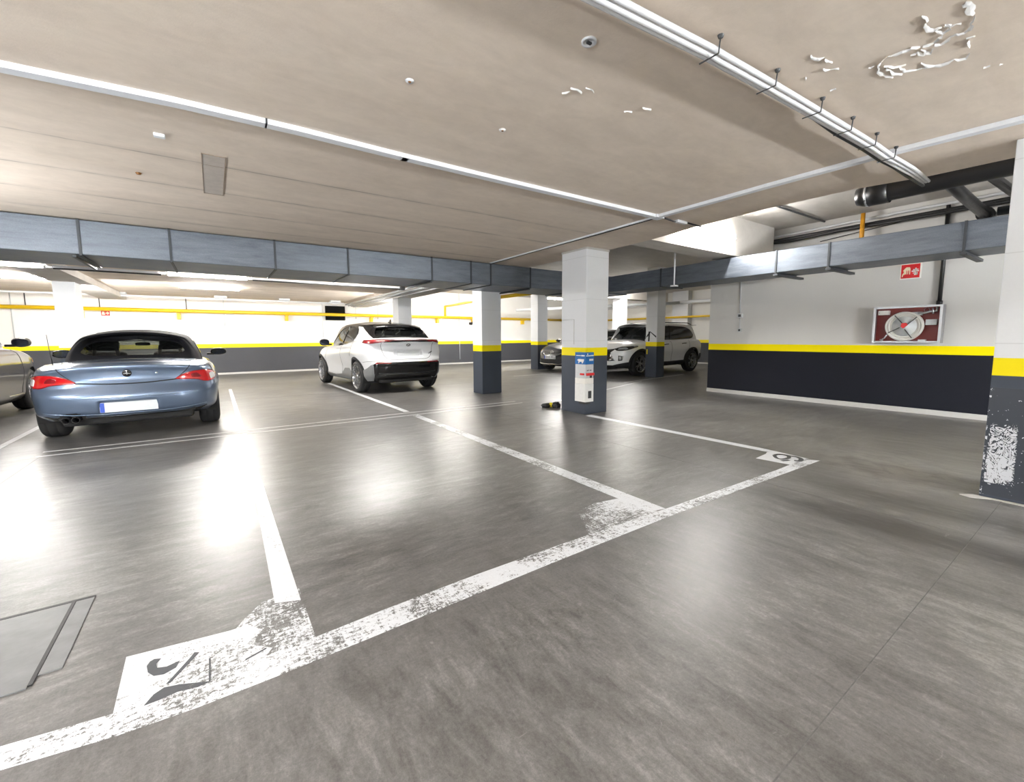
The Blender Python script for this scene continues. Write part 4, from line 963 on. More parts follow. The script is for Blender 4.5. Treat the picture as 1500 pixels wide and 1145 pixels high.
def wheel_proto(r, w, rim_r, spokes, style='twin', rim='rim_metal', gaps='rim_dark', sw=(.024, .034)):
    """wheel with axis along local Y, outer face toward -Y"""
    M = Matrix.Rotation(R(90), 4, 'X')     # local Z -> -Y
    h = w/2
    t = MB().lathe([(-h, rim_r), (-h-.004, rim_r+.02), (-h+.006, r-.03), (-h+.03, r-.004), (-.045, r), (-.04, r-.008), (-.034, r), (.034, r), (.04, r-.008), (.045, r), (h-.03, r-.004), (h-.006, r-.03), (h+.004, rim_r+.02), (h, rim_r)], M, 44).build('wheel', 'tyre')
    b = MB().lathe([(h-.004, rim_r+.004), (h+.002, rim_r-.004), (h-.012, rim_r-.018), (h-.10, rim_r-.03), (-h, rim_r-.02)], M, 44)
    o = b.build('rim', rim, t)
    d = MB().lathe([(h-.10, rim_r-.02), (h-.105, .001)], M, 36); d.build('brake_disc', gaps, t)
    sp = MB(); hub = .045
    for k in range(spokes):
        a = 2*PI*k/spokes
        offs = (-.16, .16) if style == 'twin' else (0,)
        for d_ in offs:
            a1 = a+d_*.35; a2 = a+d_*1.25
            wd0, wd1 = (.013, .011) if style == 'twin' else sw
            p0 = Vector((hub*.7*math.cos(a1), hub*.7*math.sin(a1), h-.035)); p1 = Vector(((rim_r-.012)*math.cos(a2), (rim_r-.012)*math.sin(a2), h-.012))
            dr = (p1-p0).normalized(); sd = Vector((-dr.y, dr.x, 0)).normalized()
            vs = [p0+sd*wd0, p0-sd*wd0, p1-sd*wd1, p1+sd*wd1]; vs += [v-Vector((0, 0, .022)) for v in vs]
            sp.add([M @ v for v in vs], [(0, 1, 2, 3), (7, 6, 5, 4), (0, 4, 5, 1), (1, 5, 6, 2), (2, 6, 7, 3), (3, 7, 4, 0)])
    sp.build('spokes', rim, t)
    MB().lathe([(h-.05, .05), (h-.028, .048), (h-.018, .034), (h-.018, .001)], M, 20).build('hub_cap', rim, t)
    return t
def wheels(root, proto, xs, track, r):
    for i, x in enumerate(xs):
        for s in (-1, 1):
            o = proto if (i == 0 and s == -1) else copy_tree(proto)
            o.parent = root; o.location = (x, s*track/2, r)
            o.rotation_euler = (0, 0, 0 if s == -1 else PI)
def liners(root, xs, zw, ra, W):
    for x in xs:
        for s in (-1, 1):
            mb = MB(); q = np.linspace(-.35, PI+.35, 22); y0, y1 = s*(W/2-.035), s*(W/2-.42)
            vs = [(x+ra*math.cos(a), y, max(zw+ra*math.sin(a), .12)) for y in (y0, y1) for a in q]; n = len(q)
            mb.add(vs, [(i, i+1, n+i+1, n+i) for i in range(n-1)], True)
            mb.add([(x+ra*math.cos(a), y1, max(zw+ra*math.sin(a), .12)) for a in q], [tuple(range(n))])
            mb.build('arch_liner', 'under', root)
def underbody(root, x0, x1, hw, z0, z1): MB().box(x0, x1, -hw, hw, z0, z1, bev=.03).build('underbody', 'under', root)
def mirror(root, x, y, z, mat, s=1, sz=(.10, .17, .11), glass=True):
    """door mirror; s=+1 on +Y side"""
    bm = bmesh.new(); bmesh.ops.create_uvsphere(bm, u_segments=20, v_segments=12, radius=1)
    for v in bm.verts:
        p = v.co; k = 1-.25*max(0, p.x)
        v.co = Vector((x+min(p.x, .99)*sz[0]*(1 if p.x > 0 else .35), y+s*p.y*sz[1]*.62*k, z+np.sign(p.z)*abs(p.z)**.75*sz[2]*.6*k))
    me = bpy.data.meshes.new('mirror'); bm.to_mesh(me); bm.free()
    for f in me.polygons: f.use_smooth = True
    o = bpy.data.objects.new('mirror', me); COL.objects.link(o); o.parent = root; me.materials.append(MATS[mat])
    MB().box(x-.03, x+.05, min(y-s*.17, y-s*.06), max(y-s*.17, y-s*.06), z-sz[2]*.55, z-sz[2]*.25, bev=.008).build('mirror_arm', 'gloss_black', o)
    if glass:
        g = MB(); pts = [(x-sz[0]*.36, y+s*math.cos(q)*sz[1]*.50, z+math.copysign(abs(math.sin(q))**.75, math.sin(q))*sz[2]*.47) for q in np.linspace(0, 2*PI, 28, endpoint=False)]
        g.add(pts, [tuple(range(28))]); g.build('mirror_glass', 'mirror_dark', o)
    return o
def seat(root, x, y, z, hr=True):
    mb = MB().box(x-.09, x+.06, y-.22, y+.22, z-.35, z+.12, bev=.05); o = mb.build('seat', 'seat_leather', root)
    if hr: MB().box(x-.07, x+.03, y-.14, y+.14, z+.14, z+.30, bev=.045).build('headrest', 'seat_leather', o)
def place(root, x, y, rz): root.location = (x, y, 0); root.rotation_euler = (0, 0, rz)
def text_plate(root, M, w, h, chars=True, blue=True):
    o = MB().box(-w/2, w/2, -h/2, h/2, 0, .008, M, bev=.002).build('number_plate', 'plate_white', root)
    if blue: MB().box(-w/2+.003, -w/2+.042, -h/2+.003, h/2-.003, .007, .0095, M).build('plate_strip', 'plate_blue', o)
    if chars:
        t = MB(); rg = random.Random(4)
        for k in range(7):
            cx0 = -w/2+.075+k*.058+(.02 if k > 3 else 0)
            t.box(cx0, cx0+.009, -.035, .035, .007, .0095, M); t.box(cx0, cx0+.034, rg.choice((-.035, .026)), rg.choice((-.02, .035)) if False else .035, .007, .0092, M) if False else None
            t.box(cx0+.027, cx0+.036, -.035, rg.choice((.035, .0)), .007, .0095, M)
            t.box(cx0, cx0+.036, rg.choice((.026, -.005)), .035 if False else .033, .007, .0094, M) if rg.random() > .4 else t.box(cx0, cx0+.036, -.035, -.026, .007, .0094, M)
        t.build('plate_text', 'plate_text', o)
    return o
# ---------------------------------------------------------------- silver-blue roadster, seen from behind
def roadster():
    root = empty('car'); tag(root, 'silver blue two-seat roadster with a black soft top, seen from behind', 'car')
    plan = [(0, 0), (.012, .30), (.05, .55), (.14, .74), (.32, .845), (.62, .888), (.85, .89), (1.25, .862), (2.0, .845), (2.8, .862), (3.25, .878), (3.55, .84), (3.85, .66), (4.02, .36), (4.07, 0)]
    def df(G, NX, NY, V):
        x, z = G[..., 0], G[..., 2]; s = np.sign(G[..., 1]); side = np.clip(np.abs(NY), 0, 1)
        for xw in (.84, 3.28):
            bulge = .018*np.exp(-((x-xw)/.33)**2)*np.exp(-((z-.60)/.16)**2); G[..., 1] += s*bulge*side*(V < 1.0)
        # hollow below the boot lip, kicked-up tail, concave plate area
        rear = np.clip(-NX, 0, 1)*(V >= 0)*(V <= 1)
        G[..., 0] += rear*.020*np.exp(-((z-.615)/.05)**2)*(np.abs(G[..., 1]) < .8)
        G[..., 0] += rear*.040*np.clip((.27-np.abs(G[..., 1]))/.03, 0, 1)*np.clip((.475-z)/.02, 0, 1)*np.clip((z-.315)/.02, 0, 1)
        return G
    b = Shell(plan, [(0, .275), (.3, .25), (.8, .20), (2, .17), (3.5, .17), (4.07, .20)],
        [(0, .835), (.15, .85), (.40, .872), (.75, .885), (1.2, .872), (1.8, .86), (2.5, .86), (3.2, .83), (3.6, .76), (3.9, .64), (4.07, .52)],
        [(0, .835), (.15, .905), (.40, .93), (.8, .945), (1.4, .94), (2.2, .92), (2.7, .935), (3.2, .88), (3.6, .79), (3.9, .66), (4.07, .53)],
        [(0, .12), (.12, .035), (.3, .012), (.5, .0), (.7, .008), (.86, .03), (.95, .06), (1, .11)],
        [(0, .13), (.1, .05), (.22, .015), (.38, .0), (.55, .018), (.62, .05), (.72, .075), (.86, .07), (.94, .055), (.985, .06), (1, .085)],
        [(0, .10), (.2, .02), (.5, 0), (.8, .06), (1, .16)], nu=320, nv=60, ns=26, crown=2.2, deform=df,
        zend=lambda x, y: .058*np.clip(1-x/.3, 0, 1)*(1-np.minimum(np.abs(y)/.78, 1)**2.2))
    for xw in (.84, 3.28): b.arch(xw, .325, .345)
    b.region('tail_lamp', 'rear', [(.44, .688), (.49, .722), (.58, .762), (.70, .778), (.80, .770), (.852, .735), (.862, .69), (.83, .652), (.75, .645), (.66, .672), (.55, .684)], vlim=(0, 1))
    b.region('valance', 'rear', [(-.5, .285), (.55, .285), (.74, .33), (.66, .262), (.6, .2), (-.5, .2)], smooth=False, vlim=(0, 1))
    b.drop(lambda C: (np.hypot((C[:, 1]-.50)/.115, (C[:, 2]-.292)/.062) < 1) & (C[:, 0] < .3))
    b.region('cockpit', 'top', [(1.05, -.5), (1.05, .70), (2.55, .70), (2.62, -.5)], smooth=False, vlim=(1, 2))
    bv = b.bvh()
    b.mesh(root, dict(body='paint_blue', tail_lamp='lamp_red', valance='gloss_black', cockpit='interior'), push=dict(tail_lamp=.006, valance=.003))
    for s in (-1, 1):                                    # clear and dark zones in each lamp
        patch('reverse_lamp', bv, [(s*.80, .665), (s*.79, .735), (s*.83, .742), (s*.848, .71), (s*.845, .675)], 'rear', root, 'lamp_clear', .010)
        patch('lamp_shade', bv, [(s*.61, .700), (s*.60, .735), (s*.66, .752), (s*.70, .70)], 'rear', root, 'lamp_deep_red', .010)
        seam('lamp_rim', bv, [(s*.44, .688), (s*.49, .724), (s*.58, .764), (s*.70, .781), (s*.80, .773), (s*.855, .737), (s*.866, .69), (s*.832, .649), (s*.75, .641), (s*.66, .669), (s*.55, .680), (s*.44, .688)], 'rear', root, .006, 'lamp_deep_red', 60)
        seam('panel_gap', bv, [(s*.45, .69), (s*.56, .80), (s*.60, .86)], 'rear', root, .004)
        seam('panel_gap', bv, [(.42, s*.60), (.9, s*.66), (1.2, s*.66)], 'top', root, .004)
        seam('panel_gap', bv, [(.31, .60), (.36, .75), (.37, .84)], 'side+' if s > 0 else 'side-', root, .004)
        seam('panel_gap', bv, [(1.35, .25), (1.42, .5), (1.5, .84)], 'side+' if s > 0 else 'side-', root, .004)
        seam('panel_gap', bv, [(2.65, .25), (2.75, .5), (2.7, .84)], 'side+' if s > 0 else 'side-', root, .004)
        mirror(root, 2.50, s*.965, .965, 'gloss_black', s, (.09, .19, .105))
    seam('panel_gap', bv, [(-.46, .688), (-.2, .668), (0, .664), (.2, .668), (.46, .688)], 'rear', root, .0075)
    seam('bumper_line', bv, [(-.74, .36), (-.5, .33), (-.28, .318), (0, .316), (.28, .318), (.5, .33), (.74, .36)], 'rear', root, .006, 'paint_blue')
    seam('bumper_crease', bv, [(-.66, .525), (-.3, .512), (0, .51), (.3, .512), (.66, .525)], 'rear', root, .005, 'paint_blue')
    seam('valance_trim', bv, [(-.6, .262), (-.3, .252), (0, .25), (.38, .25)], 'rear', root, .006, 'chrome')
    # emblem: dark disc with a bright ring and three bars
    h = project(bv, [(0, .785)], 'rear')[0]; n = h[1]; EM = frame(h[0], (0, -1, 0), n.cross(Vector((0, -1, 0))))
    o = MB().lathe([(.0, .043), (.006, .043), (.009, .036), (.009, .001)], EM, 28).build('emblem', 'gloss_black', root)
    e = MB()
    for q in (90, 190, 350, 270):
        a = R(q); d = Vector((math.cos(a), math.sin(a), 0)); sd = Vector((-d.y, d.x, 0))*.004
        vs = [sd, -sd, d*(.034 if q != 270 else .02)-sd*.4, d*(.034 if q != 270 else .02)+sd*.4]; e.add([EM @ (v+Vector((0, 0, .010))) for v in vs]+[EM @ (v+Vector((0, 0, .006))) for v in vs], [(0, 1, 2, 3), (0, 4, 5, 1), (1, 5, 6, 2), (2, 6, 7, 3), (3, 7, 4, 0)])
    e.build('emblem_bars', 'chrome', o)
    h = project(bv, [(-.27, .775)], 'rear')[0]; MB().lathe([(0, .012), (.004, .011), (.004, .001)], frame(h[0], (0, -1, 0), h[1].cross(Vector((0, -1, 0)))), 14).build('boot_lock', 'chrome', root)
    h = project(bv, [(0, .40)], 'rear')[0]
    text_plate(root, frame((h[0].x-.012, 0, .397), (0, -1, 0), (0, 0, 1)), .52, .115, chars=False)
    MB().box(-.02, .0, -.14, .14, .468, .478).build('plate_lamp', 'gloss_black', root).location = (h[0].x-.0, 0, 0)
    ex = MB()
    for y in (.46, .54): ex.lathe([(-.03, .036), (.16, .036), (.16, .031), (.0, .031), (.0, .001)], Matrix.Translation((.17, y, .285)) @ Matrix.Rotation(R(-90), 4, 'Y') @ Matrix.Translation((0, 0, 0)), 18)
    ex.build('exhaust', 'gloss_black', root)
    underbody(root, .18, 3.9, .60, .19, .34); MB().box(.14, .5, -.62, .62, .28, .5).build('rear_panel', 'under', root)
    liners(root, (.84, 3.28), .325, .345, 1.78)
    # soft top
    tp = Shell([(0, 0), (.02, .35), (.10, .58), (.30, .685), (.7, .725), (1.3, .735), (1.7, .70), (1.93, .52), (2.0, 0)],
        [(0, .86), (.5, .83), (1.5, .83), (2.0, .88)], [(0, 1.19), (.3, 1.215), (.7, 1.245), (1.2, 1.255), (1.6, 1.24), (2.0, 1.20)], [(0, 1.22), (.3, 1.268), (.7, 1.305), (1.1, 1.315), (1.6, 1.285), (2.0, 1.23)],
        [(0, .0), (.3, .02), (.6, .07), (.85, .135), (.95, .18), (1, .235)], [(0, 0), (.25, .13), (.6, .36), (.85, .56), (1, .74)], [(0, 0), (.5, .32), (.9, .60), (1, .68)], nu=200, nv=44, ns=18, crown=2.2)
    tp.P[:, 0] += .70; tp.recalc(); tp.names = ['soft_top']
    tp.region('rear_window', 'rear', [(-.3, .975), (.40, .975), (.50, .995), (.535, 1.03), (.49, 1.10), (.40, 1.145), (.25, 1.155), (-.3, 1.158)], vlim=(0, 1), cond=lambda C: C[:, 0] < 1.5)
    tp.region('windscreen', 'front', [(-.4, .90), (.64, .90), (.56, 1.19), (-.4, 1.20)], smooth=False, vlim=(0, 1), cond=lambda C: C[:, 0] > 1.9)
    tp.region('side_window', 'side', [(1.46, .87), (1.56, 1.10), (1.72, 1.165), (2.05, 1.16), (2.45, .93), (2.5, .87)], smooth=False, vlim=(0, 1), tol=.016)
    o = tp.mesh(root, dict(soft_top='soft_top', rear_window='glass_clear', windscreen='glass_clear', side_window='glass_dark'))
    tv = tp.bvh()
    seam('window_seal', tv, [(-.535, 1.03), (-.49, 1.10), (-.40, 1.148), (-.2, 1.158), (0, 1.160), (.2, 1.158), (.40, 1.148), (.49, 1.10), (.535, 1.03)], 'rear', root, .006, 'soft_top')
    seam('roof_seam', tv, [(1.62, -.45), (1.60, -.2), (1.60, .2), (1.62, .45)], 'top', root, .006, 'soft_top')
    for s in (-1, 1):
        seam('door_seal', tv, [(1.44, .90), (1.54, 1.11), (1.70, 1.18), (2.05, 1.175), (2.45, .95)], 'side+' if s > 0 else 'side-', root, .010, 'gloss_black')
        seat(root, 1.62, s*.36, .88); MB().tube([(1.48, s*.22, .92), (1.46, s*.24, 1.08), (1.46, s*.34, 1.13), (1.46, s*.46, 1.08), (1.48, s*.48, .92)], .022, 8).build('roll_hoop', 'interior', root)
    MB().box(2.0, 2.04, -.09, .09, 1.085, 1.135, bev=.018).build('rear_view_mirror', 'black_plastic', root); MB().box(2.35, 2.75, -.66, .66, .86, .945, bev=.04).build('dashboard', 'interior', root)
    MB().tube([(.78, .74, .86), (.76, .75, 1.0), (.72, .755, 1.24)], [.006, .004, .003], 6).build('antenna', 'black_plastic', root)
    p = wheel_proto(.32, .235, .22, 5, 'single'); wheels(root, p, (.84, 3.28), 1.535, .32)
    return root
# ---------------------------------------------------------------- white coupe crossover, seen from behind and left
def crossover():
    root = empty('car'); tag(root, 'white coupe crossover with a black roof and a full width red lamp bar', 'car')
    plan = [(0, 0), (.015, .35), (.05, .60), (.13, .78), (.30, .872), (.60, .912), (.95, .905), (1.5, .878), (2.4, .872), (3.1, .892), (3.5, .90), (3.85, .83), (4.12, .65), (4.30, .35), (4.34, 0)]
    def df(G, NX, NY, V):
        x, y, z = G[..., 0], G[..., 1], G[..., 2]; s = np.sign(y); on = (V >= 0)*(V <= 1)
        G[..., 1] += on*s*np.abs(NY)*(.028*np.exp(-((x-.78)/.38)**2)*np.exp(-((z-.74)/.16)**2)+.02*np.exp(-((x-3.45)/.38)**2)*np.exp(-((z-.70)/.16)**2)-.022*np.exp(-((x-2.0)/.6)**2)*np.exp(-((z-.52)/.12)**2))
        rear = np.clip(-NX, 0, 1)*on
        G[..., 0] += rear*.035*np.clip((.34-np.abs(y))/.04, 0, 1)*np.clip((.93-z)/.025, 0, 1)*np.clip((z-.765)/.02, 0, 1)
        G[..., 0] += rear*.03*np.clip((.70-np.abs(y))/.05, 0, 1)*np.clip((.62-z)/.03, 0, 1)*np.clip((z-.40)/.03, 0, 1)
        return G
    b = Shell(plan, [(0, .29), (.4, .27), (.9, .24), (2, .22), (3.4, .22), (4.34, .25)],
        [(0, 1.13), (.2, 1.15), (.5, 1.155), (1.0, 1.13), (1.6, 1.07), (2.2, 1.02), (2.7, .99), (3.2, .96), (3.6, .92), (4.0, .82), (4.34, .66)],
        [(0, 1.15), (.2, 1.18), (.5, 1.20), (1.0, 1.19), (2.0, 1.10), (3.0, 1.05), (3.6, .98), (4.0, .87), (4.34, .68)],
        [(0, .11), (.12, .045), (.3, .035), (.5, .02), (.68, .0), (.82, .012), (.93, .045), (1, .10)],
        [(0, .16), (.12, .06), (.26, .01), (.36, .0), (.48, .015), (.56, .05), (.66, .075), (.86, .09), (.93, .03), (.97, .025), (1, .10)],
        [(0, .12), (.2, .02), (.5, 0), (.8, .05), (1, .18)], nu=330, nv=62, ns=22, crown=2.4, deform=df)
    ra = .375
    for xw in (.80, 3.48): b.arch(xw, .345, ra, .055)
    b.region('lamp_bar', 'rear', [(-.3, 1.093), (.55, 1.093), (.68, 1.075), (.80, 1.060), (.90, 1.075), (.93, 1.095), (.86, 1.125), (.70, 1.134), (.5, 1.136), (-.3, 1.140)], vlim=(0, 1), cond=lambda C: C[:, 0] < .62)
    b.region('rear_bumper', 'rear', [(-.5, .665), (.55, .665), (.70, .67), (.765, .63), (.75, .45), (.70, .20), (-.5, .20)], smooth=False, vlim=(-1, 1))
    b.region('bumper_flank', 'rear', [(.767, .63), (.80, .61), (.88, .48), (.92, .40), (.92, .2), (.70, .2), (.752, .45)], smooth=False, vlim=(-1, 1), cond=lambda C: C[:, 0] < .46)
    b.region('sill', 'side', [(1.15, .20), (1.19, .40), (1.42, .50), (1.78, .485), (2.0, .34), (2.5, .30), (3.10, .33), (3.12, .2)], smooth=False, vlim=(-1, 1))
    b.region('cabin_floor', 'top', [(.45, -.5), (.45, .72), (2.95, .72), (3.0, -.5)], smooth=False, vlim=(1, 2))
    bv = b.bvh()
    b.mesh(root, dict(body='paint_white', lamp_bar='lamp_deep_red', rear_bumper='gloss_black', bumper_flank='cladding_grey', sill='cladding_grey', wheel_arch='cladding', cabin_floor='interior'),
           push=dict(lamp_bar=.012, wheel_arch=.012, sill=.006, bumper_flank=.008))
    # cabin
    g = Shell([(0, 0), (.02, .40), (.10, .64), (.30, .74), (.8, .79), (1.6, .80), (2.5, .775), (2.95, .70), (3.18, .45), (3.25, 0)],
        [(0, 1.08), (.6, 1.06), (1.5, 1.0), (3.25, .93)], [(0, 1.365), (.4, 1.42), (.9, 1.475), (1.5, 1.50), (2.1, 1.495), (2.6, 1.46), (3.25, 1.40)], [(0, 1.40), (.4, 1.475), (.9, 1.53), (1.4, 1.56), (2.0, 1.56), (2.5, 1.53), (3.25, 1.45)],
        [(0, .0), (.3, .045), (.6, .10), (.85, .155), (1, .215)], [(0, 0), (.3, .12), (.6, .27), (.9, .43), (1, .49)], [(0, 0), (.3, .42), (.6, .82), (.9, 1.18), (1, 1.30)], nu=270, nv=44, ns=20, crown=2.4)
    g.P[:, 0] += .16; g.recalc(); g.names = ['roof']
    g.region('rear_window', 'rear', [(-.4, 1.185), (.50, 1.175), (.60, 1.19), (.575, 1.24), (.50, 1.345), (.44, 1.372), (-.4, 1.39)], smooth=False, vlim=(0, 1), cond=lambda C: C[:, 0] < 1.1)
    g.region('windscreen', 'front', [(-.4, .95), (.66, .95), (.58, 1.38), (.5, 1.42), (-.4, 1.44)], smooth=False, vlim=(0, 1), cond=lambda C: C[:, 0] > 2.2)
    g.region('rear_pillar', 'side', [(.25, 1.02), (.36, 1.16), (.66, 1.29), (1.02, 1.42), (1.3, 1.445), (1.16, 1.37), (1.10, 1.27), (1.32, 1.05), (1.3, .98)], smooth=False, vlim=(0, 1), cond=lambda C: C[:, 0] > .2)
    g.region('side_window', 'side', [(1.19, 1.165), (1.145, 1.25), (1.22, 1.35), (1.38, 1.415), (1.75, 1.445), (2.15, 1.425), (2.5, 1.32), (2.93, 1.07), (2.96, 1.02), (2.0, 1.08)], smooth=False, vlim=(0, 1))
    g.mesh(root, dict(roof='gloss_black', rear_window='glass_dark', windscreen='glass_clear', rear_pillar='paint_white', side_window='glass_dark'))
    gv = g.bvh()
    for s in (-1, 1):
        sd = 'side+' if s > 0 else 'side-'
        seam('window_divider', gv, [(1.98, 1.07), (1.90, 1.25), (1.82, 1.445)], sd, root, .016, 'gloss_black')
        seam('window_frame', gv, [(1.19, 1.165), (1.145, 1.25), (1.22, 1.35), (1.38, 1.42), (1.75, 1.45), (2.15, 1.43), (2.5, 1.325), (2.95, 1.04)], sd, root, .012, 'gloss_black')
        seam('panel_gap', bv, [(1.98, .33), (1.96, .6), (1.98, 1.03)], sd, root, .0035); seam('panel_gap', bv, [(3.02, .36), (3.1, .6), (3.0, .92)], sd, root, .0035); seam('panel_gap', bv, [(1.22, .78), (1.12, .95), (1.1, 1.1)], sd, root, .0035)
        seam('door_handle', bv, [(2.08, .93), (2.2, .927), (2.3, .925)], sd, root, .010, 'paint_white')
        seam('panel_gap', bv, [(.05, .68), (.20, .69), (.42, .67)], sd, root, .0035)
        mirror(root, 2.78, s*.985, 1.075, 'gloss_black', s, (.11, .19, .14))
        patch('reflector', bv, [(s*.42, .638), (s*.42, .660), (s*.70, .664), (s*.742, .638)], 'rear', root, 'lamp_deep_red', .012, False)
        patch('tail_lamp', bv, [(s*.60, 1.090), (s*.62, 1.122), (s*.78, 1.122), (s*.88, 1.112), (s*.90, 1.09), (s*.80, 1.075)], 'rear', root, 'lamp_red', .016, False)
        seam('lamp_edge', bv, [(s*.50, 1.094), (s*.68, 1.080), (s*.80, 1.066), (s*.89, 1.078)], 'rear', root, .007, 'lamp_clear')
        seam('panel_gap', bv, [(s*.60, 1.09), (s*.58, .94), (s*.52, .78), (s*.44, .73), (s*.2, .72), (0, .72)], 'rear', root, .004)
    patch('lamp_shade', bv, [(-.55, 1.088), (-.55, 1.112), (.55, 1.112), (.55, 1.088)], 'rear', root, 'gloss_black', .018, False)
    h = project(bv, [(0, .845)], 'rear')[0]; text_plate(root, frame((h[0].x-.012, 0, .845), (0, -1, 0), (0, 0, 1)), .50, .12, chars=False, blue=False)
    h = project(bv, [(0, 1.025)], 'rear')[0]; EM = frame(h[0], (0, -1, 0), h[1].cross(Vector((0, -1, 0))))
    o = MB().tube([EM @ Vector((.045*math.cos(q), .030*math.sin(q), .006)) for q in np.linspace(0, 2*PI, 24, endpoint=False)], .006, 6, closed=True).build('emblem', 'rim_dark', root)
    MB().tube([EM @ Vector(p) for p in ((-.03, .018, .008), (.0, -.02, .008), (.03, .018, .008))], .005, 6).build('emblem_bars', 'rim_dark', o)
    lt = MB()
    for k in range(4): lt.box(-.012, .0, -.50-k*.022, -.488-k*.022, .82+.012*k, .845+.012*k)
    lt.build('model_badge', 'rim_dark', root).location = (.11, 0, 0)
    # roof spoiler, aerial, wiper
    sp = MB(); P = [(-.60, .80), (-.56, .60), (-.3, .515), (0, .50), (.3, .515), (.56, .60), (.60, .80)]
    vs = [(x, y, 1.405+.03*(1-(y/.6)**2)) for y, x in P]+[(x+.24, y*.97, 1.47+.02*(1-(y/.6)**2)) for y, x in P]+[(x+.02, y, 1.38+.025*(1-(y/.6)**2)) for y, x in P]+[(x+.22, y*.97, 1.40) for y, x in P]
    n = 7; fs = [(i, i+1, n+i+1, n+i) for i in range(6)]+[(i, 2*n+i, 2*n+i+1, i+1) for i in range(6)]+[(2*n+i, 3*n+i, 3*n+i+1, 2*n+i+1) for i in range(6)]+[(0, n, 3*n, 2*n), (n-1, 3*n-1, 4*n-1, 2*n-1)]
    sp.add(vs, fs, True); sp.build('roof_spoiler', 'gloss_black', root)
    bm_a = MB(); bm_a.prism([(-.09, 0), (.07, 0), (-.07, .075)], -.012, .012, Matrix.Translation((1.05, 0, 1.525)) @ Matrix.Rotation(R(90), 4, 'X')); bm_a.build('roof_fin', 'gloss_black', root)
    MB().tube([(.33, .0, 1.21), (.36, .25, 1.215), (.40, .42, 1.215)], .009, 6).build('wiper', 'black_plastic', root)
    seam('bumper_trim', bv, [(-.66, .44), (-.5, .42), (0, .415), (.5, .42), (.66, .44)], 'rear', root, .012, 'cladding')
    for s in (-1, 1): seat(root, 1.9, s*.36, 1.06); seat(root, 1.0, s*.36, 1.06)
    MB().box(2.7, 3.05, -.7, .7, .9, 1.0, bev=.04).build('dashboard', 'interior', root)
    underbody(root, .2, 4.1, .62, .22, .42); liners(root, (.80, 3.48), .345, ra, 1.82)
    p = wheel_proto(.345, .225, .262, 10, 'single', sw=(.011, .019)); wheels(root, p, (.80, 3.48), 1.59, .345)
    return root
